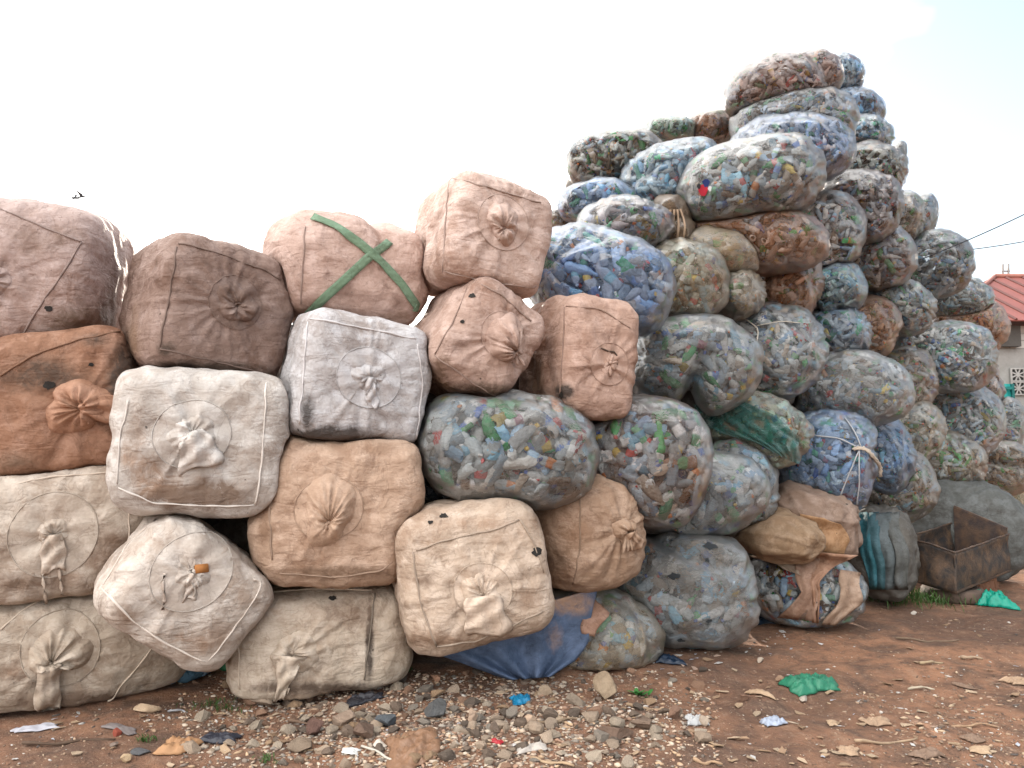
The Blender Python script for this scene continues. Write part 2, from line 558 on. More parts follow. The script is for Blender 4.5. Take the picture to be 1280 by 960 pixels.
def link_neighbours():
    for a in BAGS:
        a.nb = [b for b in BAGS if b is not a and np.linalg.norm(a.c - b.c) < a.rad + b.rad]


def hit_px(bag, px, py):
    d = ray(px, py)
    h = bag.bvh.ray_cast(Vector(CAM), Vector(d))
    if h[0] is None:
        h = bag.bvh.find_nearest(Vector(at(px, py, bag.D - 0.3)))
    p = np.array(h[0]); n = np.array(h[1])
    if n @ (CAM - p) < 0: n = -n
    return p, n


def drop(bag, P, n, miss=None):
    """point P dropped along -n on to the bag"""
    h = bag.bvh.ray_cast(Vector(P + n * 0.35), Vector(-n), 0.9)
    if h[0] is None: return None
    return np.array(h[0])


def densify(pts, step=6):
    out = []
    for (a, b), (c, d) in zip(pts[:-1], pts[1:]):
        k = max(1, int(math.hypot(c - a, d - b) / step))
        for i in range(k): out.append((a + (c - a) * i / k, b + (d - b) * i / k))
    out.append(pts[-1]); return out


def surf_line(bag, pts, off=0.004):
    Q = []
    for (x, y) in densify(pts):
        p, n = hit_px(bag, x, y)
        Q.append(p + n * off)
    Q = np.array(Q)
    if len(Q) > 4:
        Q[1:-1] = (Q[:-2] + 2 * Q[1:-1] + Q[2:]) / 4
    return Q


def seam(root, bag, pts, col, r=0.006, name='seam'):
    Q = surf_line(bag, pts, 0.003); Q[:, 2] += .006 * noise(Q * 14); Q[:, 0] += .006 * noise(Q * 14 + 7)
    mb = MB(); mb.tube(Q, r * (1 + .5 * noise(Q * 20)), 6)
    return mb.build(name, M_SEAM, root, color=(*col, 1))


def strap(root, bag, pts, col, w=0.028, name='strap'):
    Q = surf_line(bag, pts, 0.012)
    V = []
    for i in range(len(Q)):
        T = Q[min(i+1, len(Q)-1)] - Q[max(i-1, 0)]
        T /= np.linalg.norm(T) + 1e-9
        h = bag.bvh.find_nearest(Vector(Q[i])); n = np.array(h[1])
        S = np.cross(T, n); S /= np.linalg.norm(S) + 1e-9
        for k in (-1, -0.3, 0.3, 1): V.append(Q[i] + S * w * k + n * 0.003 * (1 - abs(k)))
    return mesh_np(name, np.array(V), grid_faces(len(Q), 4), M_TARP, root, color=(*col, 1), solid=0.004)


def frame_at(bag, px, py):
    p, n = hit_px(bag, px, py)
    n = n * 0.7 + 0.3 * (CAM - p) / np.linalg.norm(CAM - p); n /= np.linalg.norm(n)
    up = np.array([0, 0, 1.0]) - n * n[2]; up /= np.linalg.norm(up)
    rt = np.cross(up, n)
    return p, n, rt, up


def conform(bag, fr, XY, H):
    p, n, rt, up = fr
    out = np.zeros((len(XY), 3)); last = 0.0
    for i, ((x, y), h) in enumerate(zip(XY, H)):
        P = p + rt * x + up * y
        q = drop(bag, P, n)
        if q is None:
            z = last
        else:
            z = float((q - P) @ n)
            if z < -0.16: z = max(z, -0.16)
            last = z
        out[i] = P + n * (z + h)
    return out


def spout(root, bag, px, py, R=0.12, H=0.05, pleats=11, off=(0, 0), tail=None, ring=None, col=(0.4, 0.3, 0.2), ringcol=None, seed=0, tie=True, squash=1.0, tuft=0.05):
    fr = frame_at(bag, px, py)
    rg = np.random.default_rng(seed + 5)
    if ring:
        th = np.linspace(0, 2 * math.pi, 40)
        for q, rr in enumerate((ring,)):
            ex = 1 + 0.05 * np.cos(2 * th + seed)
            C = conform(bag, fr, np.stack([rr * ex * np.cos(th), rr * ex * np.sin(th)], 1), np.full(40, 0.004))
            mb = MB(); mb.tube(C, 0.0035, 5, False)
            mb.build('spout_seam', M_SEAM, root, color=(*(ringcol if ringcol is not None else np.array(col) * 0.6), 1))
        # stitched cover disc
        nr, ns = 7, 40
        XY = [(0, 0)]; Hh = [0.006]
        for i in range(1, nr + 1):
            for j in range(ns):
                a = 2 * math.pi * j / ns; s_ = i / nr
                XY.append((ring * 0.985 * s_ * (1 + 0.05 * math.cos(2 * a + seed)) * math.cos(a), ring * 0.985 * s_ * (1 + 0.05 * math.cos(2 * a + seed)) * math.sin(a)))
                Hh.append(0.004 + 0.016 * math.sin(math.pi * s_) * (0.6 + 0.5 * math.sin(5 * a + 4 * s_ + seed)))
        V = conform(bag, fr, XY, Hh)
        Fc = [(0, 1 + j, 1 + (j + 1) % ns) for j in range(ns)]
        Fc += [(1 + (i-1)*ns + j, 1 + i*ns + j, 1 + i*ns + (j+1) % ns, 1 + (i-1)*ns + (j+1) % ns) for i in range(1, nr) for j in range(ns)]
        mesh_np('spout_cover', V, Fc, M_CLOTH, root, color=(*col, 1))
    ns, nr = 66, 11
    XY = []; Hh = []
    ph = rg.random(6) * 6.28
    gi, gj = np.meshgrid(np.arange(nr + 1) / nr, np.arange(ns) * 2 * math.pi / ns, indexing='ij')
    kk = pleats / 3.6
    q_ = np.stack([np.cos(gj) * kk + ph[3], np.sin(gj) * kk, gi * 1.1 + ph[4] * 3], -1)
    PL = 1.3 * ridge(q_) + .7 * ridge(q_ * 2.2 + 3) - .4
    for i in range(nr + 1):
        s_ = i / nr
        for j in range(ns):
            a = 2 * math.pi * j / ns
            edge = 1 + 0.13 * math.sin(2 * a + ph[0]) + 0.08 * math.sin(3 * a + ph[1]) + 0.04 * math.sin(7 * a + ph[2])
            rr = R * s_ * edge
            XY.append((off[0] * (1 - s_) + rr * math.cos(a), off[1] * (1 - s_) + rr * squash * math.sin(a)))
            sh = math.sin(math.pi * min(1, s_ ** 0.75)) ** 0.8 if s_ < 1 else 0
            pl = PL[i, j]
            h = H * (0.25 * (1 - s_) + sh * (0.8 + 0.3 * math.sin(a + ph[1]))) + 0.34 * H * pl * (math.sin(math.pi * s_) * 0.75 + 0.18 * (1 - s_))
            Hh.append(max(h, -0.01) if s_ < 1 else -0.006)
    V = conform(bag, fr, XY, Hh)
    Fc = grid_faces(nr + 1, ns).tolist() + [(i*ns+ns-1, i*ns, (i+1)*ns, (i+1)*ns+ns-1) for i in range(nr)]
    sp = mesh_np('spout', V, Fc, M_CLOTH, root, color=(*col, 1))
    p, n, rt, up = fr
    knot = p + rt * off[0] + up * off[1]
    q = drop(bag, knot, n); knot = (q if q is not None else knot) + n * H * 0.3
    # tuft: stub of gathered cloth at the knot
    if tuft:
        mb = MB()
        for j in range(7):
            a = rg.random() * 6.28; L = tuft * (0.6 + 0.7 * rg.random())
            d = n * 0.55 + rt * math.cos(a) * 0.8 + up * (math.sin(a) * 0.8 - 0.3)
            P = [knot + d * L * u + up * -0.02 * u * u for u in np.linspace(0, 1, 5)]
            mb.tube(P, [0.006, 0.009, 0.012, 0.013, 0.006], 6)
        mb.build('spout_tuft', M_CLOTH, root, color=(*np.array(col) * 0.85, 1))
    if tie:
        mb = MB(); th = np.linspace(0, 2 * math.pi, 13)
        mb.tube([knot + n * 0.012 + 0.02 * (math.cos(a) * rt + math.sin(a) * up) for a in th], 0.006, 5, False)
        L = 0.05 + 0.08 * rg.random()
        mb.tube([knot + n * (0.02 + 0.012 * math.sin(3 * u)) - up * L * u + rt * 0.02 * math.sin(4 * u + seed) for u in np.linspace(0, 1, 8)], 0.004, 5)
        mb.build('tie_cord', M_CORD, root, color=(*np.array(col) * 0.7, 1))
    if tail:
        dx, dy, L, w0, w1 = tail
        dl = math.hypot(dx, dy); dx /= dl; dy /= dl
        nr, nc = 14, 15
        XY = []; Hh = []
        for i in range(nr):
            s_ = i / (nr - 1)
            w = w0 + (w1 - w0) * min(1, s_ * 1.6) ** 0.8
            w *= 1 + 0.10 * math.sin(9 * s_ + seed)
            for j in range(nc):
                t_ = -1 + 2 * j / (nc - 1)
                l = L * s_ * (1 + (0.08 * math.sin(3 * t_ + seed) if s_ > 0.8 else 0))
                bend = 0.18 * L * s_ * s_ * math.sin(seed)
                XY.append((off[0] + dx * l - dy * (w * t_ + bend), off[1] + dy * l + dx * (w * t_ + bend)))
                Hh.append(0.012 + H * (1 - s_) * 0.9 + 0.55 * w * (1 - t_ * t_) * (0.7 - 0.35 * s_) + 0.10 * w * math.cos(7 * t_ + 2 * s_ + seed) + 0.012 * math.sin(13 * s_ + 3 * t_))
        V = conform(bag, fr, XY, Hh)
        mesh_np('spout_sleeve', V, grid_faces(nr, nc), M_CLOTH, root, color=(*np.minimum(np.array(col) * 1.08, 1), 1), solid=0.003)
    return sp


def cord(root, bag, pts, col, r=0.004, name='tie_cord'):
    mb = MB(); mb.tube(surf_line(bag, pts, 0.012), r, 5)
    return mb.build(name, M_CORD, root, color=(*col, 1))


def sheet(name, rows, bags, mat, col, root=None, off=0.02, D=None, nr=24, nc=24, amp=0.015, freq=5.0, fold=(0, 0), seed=0, alpha=1.0, solid=0.004):
    """cloth lofted between rows ((xl,yl),(xr,yr)) laid on the bags behind it; D(px,py) where nothing lies behind"""
    rows = np.array(rows, float)
    k = len(rows)
    V = np.zeros((nr, nc, 3)); ok = np.zeros((nr, nc), bool)
    for i in range(nr):
        u = i / (nr - 1) * (k - 1); a = min(int(u), k - 2); w = u - a
        e = rows[a] * (1 - w) + rows[a + 1] * w
        for j in range(nc):
            t_ = j / (nc - 1)
            px, py = e[0] * (1 - t_) + e[1] * t_
            px += 3.0 * math.sin(9 * i / nr + seed) * (0.5 if 0 < j < nc - 1 else 1)
            d = ray(px, py); best = None
            for b in bags:
                h = b.bvh.ray_cast(Vector(CAM), Vector(d))
                if h[0] is not None:
                    dd = (np.array(h[0]) - CAM) @ FW
                    if best is None or dd < best: best = dd
            lim = D(px, py) if D else None
            if best is None: best = lim if lim is not None else bags[0].D - bags[0].ax[1]
            elif lim is not None: best = min(best, lim)
            q = np.array([px / 40.0, py / 40.0, seed * 3.1])
            best -= off + amp * (fbm(q * freq / 5, 3)) + fold[1] * math.cos(fold[0] * t_ * 6.283 + 2 * i / nr + seed) * (i / nr) if fold[1] else off + amp * fbm(q * freq / 5, 3)
            V[i, j] = CAM + d * best
    # smooth depth jumps
    Dm = (V - CAM) @ FW
    dirs = (V - CAM) / Dm[..., None]
    for _ in range(2):
        E = np.pad(Dm, 1, mode='edge')
        Dm = np.minimum(Dm, (E[:-2, 1:-1] + E[2:, 1:-1] + E[1:-1, :-2] + E[1:-1, 2:]) / 4 + 0.01)
    V = (CAM + dirs * Dm[..., None]).reshape(-1, 3)
    V[:, 2] = np.maximum(V[:, 2], gz(V[:, 0], V[:, 1]) + 0.012)
    c = (*col, alpha)
    return mesh_np(name, V, grid_faces(nr, nc), mat, root, origin=None if root else V.mean(0), color=c, solid=solid)


# ---- bottles
def lathe_profile(detail):
    if detail: return np.array([(0.0, 0.55), (0.02, 0.95), (0.18, 1.0), (0.24, 0.90), (0.30, 1.0), (0.52, 1.0), (0.56, 0.93), (0.64, 0.97), (0.78, 0.62), (0.86, 0.30), (0.90, 0.30), (0.905, 0.37), (0.99, 0.37), (1.0, 0.2)]), 9
    return np.array([(0.0, 0.6), (0.03, 1.0), (0.28, 0.96), (0.31, 1.0), (0.56, 1.0), (0.62, 0.96), (0.86, 0.32), (0.90, 0.36), (1.0, 0.34)]), 7


CLEAR = [((0.50, 0.55, 0.57), 30), ((0.42, 0.52, 0.60), 14), ((0.62, 0.64, 0.64), 14), ((0.34, 0.50, 0.66), 7), ((0.06, 0.36, 0.13), 5), ((0.20, 0.52, 0.34), 4), ((0.30, 0.55, 0.72), 5), ((0.17, 0.10, 0.06), 3),
         ((0.72, 0.72, 0.70), 6), ((0.52, 0.44, 0.36), 8), ((0.55, 0.30, 0.18), .8), ((0.60, 0.47, 0.12), .6), ((0.45, 0.07, 0.07), .6), ((0.08, 0.18, 0.5), .9)]
LABELS = [((0.95, 0.96, 0.98), 15), ((0.08, 0.20, 0.55), 5), ((0.15, 0.45, 0.65), 5), ((0.55, 0.05, 0.05), 4), ((0.70, 0.50, 0.05), 2), ((0.08, 0.35, 0.12), 3), ((0.75, 0.25, 0.05), 2), ((0.45, 0.18, 0.28), 1), ((0.05, 0.05, 0.06), 1.5)]
CAPS = [((0.05, 0.15, 0.55), 5), ((0.7, 0.7, 0.7), 5), ((0.6, 0.05, 0.05), 3), ((0.05, 0.35, 0.12), 3), ((0.75, 0.5, 0.05), 2.0), ((0.75, 0.22, 0.03), 2), ((0.05, 0.05, 0.05), 1)]


def pick(tab, n, rg):
    w = np.array([q[1] for q in tab], float); w /= w.sum()
    return np.array([q[0] for q in tab])[rg.choice(len(tab), n, p=w)]


def bottle_arrays(P, A, Nn, L, r, crush, rg, detail, tint=None):
    """verts, faces and colours for many bottles. P centre, A axis, Nn normal (crush axis)"""
    prof, ns = lathe_profile(detail)
    n = len(P); nr = len(prof)
    B = np.cross(Nn, A); B /= np.linalg.norm(B, axis=1)[:, None] + 1e-9
    C = np.cross(A, B)
    th = np.arange(ns) * 2 * math.pi / ns
    zz = (prof[:, 0] - 0.5)
    rad = prof[:, 1][None, :, None] * r[:, None, None]                       # n,nr,1
    dent = 1 + 0.085 * rg.standard_normal((n, nr, ns)) * (prof[:, 1] > 0.5)[None, :, None]
    bend = rg.standard_normal((n, 1)) * 0.10
    bx = rad * dent * np.cos(th)[None, None, :]
    cy = rad * dent * np.sin(th)[None, None, :] * crush[:, None, None]
    ax = zz[None, :, None] * L[:, None, None]
    bx = bx + (bend[:, :, None] * L[:, None, None] * (zz ** 2)[None, :, None] * 2)
    V = P[:, None, None, :] + A[:, None, None, :] * ax[..., None] + B[:, None, None, :] * bx[..., None] + C[:, None, None, :] * cy[..., None]
    V = V.reshape(-1, 3)
    i, j = np.meshgrid(np.arange(nr - 1), np.arange(ns), indexing='ij')
    f = np.stack([i * ns + j, i * ns + (j + 1) % ns, (i + 1) * ns + (j + 1) % ns, (i + 1) * ns + j], -1).reshape(-1, 4)
    Fc = (f[None] + (np.arange(n) * nr * ns)[:, None, None]).reshape(-1, 4)
    base = pick(CLEAR, n, rg) * (0.55 + 0.95 * rg.random((n, 1)))
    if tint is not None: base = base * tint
    lab = pick(LABELS, n, rg) * .8 + .05; cap = pick(CAPS, n, rg) * .85 + .03
    col = np.ones((n, nr, ns, 4))
    col[..., :3] = base[:, None, None, :]
    opaque = base.max(1) < 0.20
    col[..., 3] = np.where(rg.random(n) < 0.35, 0.95, 0.66)[:, None, None]
    haslab = rg.random(n) < 0.33
    rows = [k for k in range(nr) if 0.29 <= prof[k, 0] <= 0.53]
    for k in rows:
        col[haslab, k, :, :3] = lab[haslab][:, None, :]
        col[haslab, k, :, 3] = 1
    hascap = rg.random(n) < 0.42
    for k in range(nr):
        if prof[k, 0] >= 0.895:
            col[hascap, k, :, :3] = cap[hascap][:, None, :]; col[hascap, k, :, 3] = 1
    return V, Fc, np.clip(col.reshape(-1, 4), 0, 1)


def bottle_places(bag, seed, dens, bs=1.0, layers=((0.0, 1.0), (0.085, 0.8), (0.17, 0.45))):
    dens = dens / bs ** 1.7
    rg = np.random.default_rng(seed)
    V, Fc = bag.V, bag.F
    a, b, c, d = (V[Fc[:, i]] for i in range(4))
    nn = np.cross(c - a, d - b); ar = np.linalg.norm(nn, axis=1); nn /= ar[:, None] + 1e-12; ar = ar / 2
    cen = (a + b + c + d) / 4
    if ((cen - bag.c) * nn).sum(1).mean() < 0: nn = -nn
    view = CAM - cen; view /= np.linalg.norm(view, axis=1)[:, None]
    vis = (nn * view).sum(1) > -0.45
    w = ar * vis
    area = w.sum()
    Ps, As, Ns, Ls, rs, cs = [], [], [], [], [], []
    for dep, k in layers:
        n = int(area * dens * k)
        idx = rg.choice(len(Fc), n * 3, p=w / w.sum())
        keep = []; cell = {}
        for q in idx:
            p = cen[q]; key = tuple((p / (0.075 * bs)).astype(int))
            if cell.get(key, 0) >= 2: continue
            cell[key] = 1; keep.append(q)
            if len(keep) >= n: break
        q = np.array(keep); n = len(q)
        r = rg.uniform(0.028, 0.046, n) * bs; L = r * rg.uniform(4.6, 7.0, n)
        cr = rg.uniform(0.5, 1.0, n)
        t = rg.standard_normal((n, 3)); N = nn[q]
        t -= N * (t * N).sum(1)[:, None]; t /= np.linalg.norm(t, axis=1)[:, None]
        A = t + N * rg.standard_normal((n, 1)) * (0.12 if dep == 0 else 0.5); A /= np.linalg.norm(A, axis=1)[:, None]
        inset = r * cr + 0.006 + dep * bs + np.abs((A * N).sum(1)) * L * 0.4
        jit = rg.uniform(-0.012, 0.012, (n, 3))
        rad = np.linalg.norm(cen[q] - bag.c, axis=1)
        P = cen[q] + jit - N * np.minimum(inset, 0.75 * rad)[:, None]
        Ps.append(P); As.append(A); Ns.append(N); Ls.append(L); rs.append(r); cs.append(cr)
    return [np.concatenate(x) for x in (Ps, As, Ns, Ls, rs, cs)] + [rg]


K_ = .50
TINT = {'g': lin(178, 176, 174, K_), 't': lin(182, 160, 138, K_), 'o': lin(188, 138, 104, K_), 'b': lin(150, 172, 200, K_), 'c': lin(214, 196, 170, K_), 'p': lin(150, 122, 110, K_), 'w': lin(196, 198, 200, K_), 'd': lin(140, 134, 130, K_)}


# ------------------------------------------------------------------ the woven bulk bags
# cx, cy, hw, hh (photo px of the whole bag), D, depth, yaw, pitch, roll, exponent, colour, label, details
G_B = 'woven bulk bags of the stacked wall'
BULK = [
 dict(cx=42, cy=349, hw=121, hh=98, D=4.95, b=.50, yaw=-22, pitch=4, roll=6, n=2.9, col=(190, 158, 146),
      label='mauve-brown rounded sack at the top of the wall end, one long seam, dark hole',
      d=[('seam', [(-20, 252), (40, 278), (102, 302)]), ('seam', [(102, 302), (80, 340), (48, 385), (18, 436)]),
         ('spout', dict(px=-12, py=350, R=.10, H=.04, seed=3)), ('hole', (61, 386, 4)), ('hole', (11, 353, 3))]),
 dict(cx=258, cy=388, hw=107, hh=90, D=4.95, b=.46, yaw=20, pitch=4, roll=7, n=3.5, col=(158, 124, 106),
      label='dark brown sack with a withered round spout, on top of a pale grey sack',
      d=[('seam', [(222, 308), (216, 345), (208, 390), (199, 432)]), ('seam', [(199, 436), (250, 447), (300, 459), (350, 472)]), ('seam', [(224, 304), (270, 316), (330, 338), (350, 350)]),
         ('spout', dict(px=294, py=377, R=.135, H=.05, pleats=8, ring=.155, seed=1, squash=.85, off=(.01, -.02), colk=.80))]),
 dict(cx=433, cy=340, hw=101, hh=72, D=5.35, b=.50, yaw=8, pitch=8, roll=4, n=2.6, col=(208, 168, 148), mods=[(.97, 0, .25, .42, .16, .14, 0, 0, 1)],
      label='pinkish tan sack crossed by two dark green straps',
      d=[('strap', [(391, 272), (420, 284), (452, 306), (478, 330), (502, 356), (527, 392)], (122, 150, 124)), ('strap', [(487, 303), (462, 320), (430, 350), (405, 372), (378, 398)], (122, 150, 124)),
         ('seam', [(382, 284), (378, 330), (376, 380)])]),
 dict(cx=599, cy=300, hw=85, hh=81, D=5.3, b=.46, yaw=24, pitch=2, roll=10, n=4.0, col=(212, 176, 156),
      label='pale pink square sack perched highest on the wall, spout with a torn orange mouth',
      d=[('seam', [(561, 224), (558, 270), (553, 340)]), ('seam', [(553, 338), (600, 349), (640, 356), (674, 362)]), ('seam', [(563, 222), (610, 234), (676, 254)]),
         ('spout', dict(px=629, py=278, R=.115, H=.075, pleats=9, ring=.17, seed=2, off=(.0, -.04), squash=1.1))]),
 dict(cx=75, cy=508, hw=112, hh=96, D=4.8, b=.46, yaw=-8, pitch=2, roll=-12, n=3.2, col=(176, 122, 84),
      label='rust-orange stained sack with a large swirled spout and pointed end',
      d=[('spout', dict(px=98, py=508, R=.175, H=.085, pleats=10, seed=4, off=(.04, -.01), tail=(1, .05, .22, .03, .085), tuft=.06, squash=.8, colk=1.12)), ('hole', (62, 482, 6)), ('hole', (114, 456, 3)),
         ('seam', [(0, 470), (40, 445), (100, 424), (150, 415)])]),
 dict(cx=250, cy=553, hw=109, hh=89, D=4.68, b=.46, yaw=-6, pitch=3, roll=3, n=3.9, col=(206, 200, 194),
      label='pale grey-white sack with a drooping white tongue of cloth, brown dirt below',
      d=[('seam', [(333, 478), (331, 520), (327, 580), (318, 632)], 1.5), ('seam', [(148, 610), (190, 628), (250, 632), (318, 632)], 1.3), ('seam', [(160, 500), (150, 550), (146, 605)], 1.2),
         ('spout', dict(px=240, py=543, R=.12, H=.045, pleats=8, ring=.19, seed=6, tail=(.35, -1, .19, .05, .11), tie=False))]),
 dict(cx=440, cy=476, hw=96, hh=86, D=4.98, b=.46, yaw=14, pitch=3, roll=9, n=3.8, col=(198, 196, 198),
      label='cool grey sack with a flattened star-shaped spout and black mould below',
      d=[('seam', [(385, 402), (381, 450), (374, 530)], 1.35), ('seam', [(388, 398), (440, 408), (520, 424)], 1.2), ('seam', [(522, 430), (528, 480), (520, 548)], 1.1),
         ('spout', dict(px=461, py=472, R=.10, H=.03, pleats=7, ring=.185, seed=7, tail=(.05, -1, .17, .02, .035)))]),
 dict(cx=588, cy=427, hw=83, hh=80, D=5.18, b=.46, yaw=22, pitch=3, roll=32, n=3.3, col=(200, 160, 138),
      label='tan sack tipped on its corner, ballooned spout tied with a white wisp',
      d=[('seam', [(587, 350), (570, 395), (543, 443)]), ('seam', [(543, 444), (580, 470), (622, 498)]), ('seam', [(592, 350), (630, 372), (664, 402)]),
         ('spout', dict(px=629, py=420, R=.135, H=.10, pleats=9, seed=8, off=(.06, -.085), tuft=.07, ring=.15)), ('hole', (578, 402, 3)), ('hole', (590, 370, 4))]),
 dict(cx=722, cy=447, hw=70, hh=75, D=5.4, b=.46, yaw=26, pitch=2, roll=4, n=3.6, col=(198, 152, 124),
      label='orange-tan upright sack with a torn patch and burnt mark at its foot',
      d=[('seam', [(706, 384), (704, 430), (700, 500)]), ('seam', [(708, 383), (750, 386), (788, 410)]),
         ('spout', dict(px=762, py=455, R=.07, H=.025, pleats=6, ring=.13, seed=9, tie=False)), ('stringy', [(750, 436), (760, 442), (770, 438), (773, 446), (768, 462), (774, 468)]), ('hole', (702, 494, 5))]),
 dict(cx=85, cy=663, hw=138, hh=90, D=4.75, b=.46, yaw=-4, pitch=2, roll=-6, n=3.3, col=(206, 190, 172),
      label='cream sack low at the wall end with white rag and two hanging ribbons',
      d=[('seam', [(20, 604), (70, 596), (140, 590)], 1.3), ('seam', [(163, 630), (161, 660), (158, 700)], 1.4),
         ('spout', dict(px=68, py=668, R=.09, H=.045, pleats=7, ring=.225, seed=10, tail=(.12, -1, .20, .05, .06))),
         ('ribbon', [(54, 695), (52, 715), (58, 735), (59, 750)]), ('ribbon', [(75, 700), (76, 720), (77, 745), (79, 765)])]),
 dict(cx=230, cy=735, hw=109, hh=96, D=4.52, b=.44, yaw=6, pitch=4, roll=37, n=3.3, col=(214, 202, 190),
      label='off-white sack standing on its corner with an orange scrap in its spout',
      d=[('seam', [(127, 735), (165, 775), (210, 806), (257, 828)], 1.35), ('seam', [(262, 826), (290, 790), (320, 745), (334, 712)], 1.2), ('seam', [(130, 730), (160, 680), (195, 648)], 1.2),
         ('spout', dict(px=240, py=715, R=.10, H=.028, pleats=6, ring=.205, seed=11, tail=(.1, -1, .14, .02, .03), squash=.9)), ('ribbon', [(206, 716), (204, 735), (205, 762)]), ('scrap', (249, 712))]),
 dict(cx=420, cy=637, hw=104, hh=92, D=4.9, b=.46, yaw=-3, pitch=2, roll=0, n=3.2, col=(206, 168, 136),
      label='warm tan square sack with a smooth pleated rosette spout at its centre',
      d=[('spout', dict(px=411, py=636, R=.165, H=.06, pleats=10, seed=12, off=(.005, -.08), ring=.185, squash=1.15, tie=False, tuft=.03)), ('seam', [(345, 580), (337, 640), (340, 700)]), ('seam', [(350, 716), (420, 722), (480, 712), (506, 690)])]),
 dict(cx=587, cy=716, hw=98, hh=97, D=4.92, b=.46, yaw=8, pitch=-3, roll=-11, n=3.5, col=(214, 188, 162),
      label='large cream-tan sack with a cut square spout flap, blue tarpaulin beneath',
      d=[('seam', [(520, 688), (560, 674), (610, 664), (648, 650)]), ('seam', [(650, 650), (668, 680), (680, 715)]), ('seam', [(516, 690), (525, 750), (545, 808)]), ('seam', [(545, 808), (600, 800), (678, 764)]),
         ('spout', dict(px=604, py=738, R=.115, H=.045, pleats=8, ring=.16, seed=13, tail=(.12, -1, .22, .09, .125), tuft=.06, off=(.0, -.03))), ('hole', (555, 645, 5)), ('hole', (538, 653, 3)), ('hole', (671, 690, 6))]),
 dict(cx=727, cy=661, hw=73, hh=73, D=5.35, b=.46, yaw=25, pitch=0, roll=-4, n=2.6, col=(188, 150, 116),
      label='round tan sack with a frayed rope-tied neck, under two bottle sacks',
      d=[('seam', [(722, 592), (726, 630), (724, 690), (716, 730)]), ('spout', dict(px=783, py=664, R=.09, H=.05, pleats=9, seed=14, tail=(.5, -1, .14, .03, .07), tuft=.09))]),
 dict(cx=70, cy=808, hw=164, hh=84, D=4.75, b=.50, yaw=0, pitch=0, roll=3, n=2.6, col=(196, 178, 156),
      label='sagging cream sack flat on the ground with a long knotted spout tail',
      d=[('seam', [(0, 786), (30, 762), (62, 745), (95, 742)], 1.3), ('seam', [(196, 800), (175, 830), (150, 858), (135, 884)], 1.4),
         ('spout', dict(px=76, py=812, R=.145, H=.07, pleats=8, ring=.20, seed=15, off=(-.04, -.06), tail=(-.14, -1, .33, .055, .06), tuft=.06))]),
 dict(cx=399, cy=796, hw=110, hh=77, D=5.0, b=.48, yaw=3, pitch=0, roll=-2, n=3.2, col=(206, 186, 162),
      label='squat cream sack on the rubble with a dark vertical stain and pointed spout',
      d=[('seam', [(320, 742), (390, 737), (465, 738)], 1.3), ('seam', [(468, 742), (462, 790), (455, 850)], .35), ('seam', [(303, 760), (298, 810), (300, 862)], 1.2),
         ('spout', dict(px=370, py=816, R=.15, H=.05, pleats=7, ring=.0, seed=16, off=(-.03, .0), tail=(-.18, -1, .27, .10, .03), squash=.7)), ('ribbon', [(362, 858), (358, 872), (366, 882)]), ('hole', (416, 748, 5)), ('hole', (449, 731, 4))]),
]
for q in BULK:
    q['bag'] = Bag(q['cx'], q['cy'], q['hw'], q['hh'], q['D'], q['b'], q['yaw'], q['pitch'], q['roll'], q['n'] + (1.9 if q['n'] > 2.7 else .5), q.get('mods', ()), 0.013, 0.006, 60, len(BAGS), 1.06)
    for d in q['d']:
        if d[0] == 'spout': q['bag'].sp = (d[1]['px'], d[1]['py'])

# ------------------------------------------------------------------ clear sacks of bottles
FBX = [-200, 230, 400, 560, 720, 820, 940, 1075, 1150, 1270, 1500]
FBY = [4.3, 4.35, 4.6, 4.75, 4.95, 5.2, 5.8, 6.6, 7.5, 9.6, 12.5]


def auto_D(px, py, do):
    D = 6.0
    for _ in range(6):
        z = 1.5 + (555 - py) / F * D
        D = float(np.interp(px, FBX, FBY)) + 0.42 + 0.2 * max(z - 0.4, 0) + do
    return D


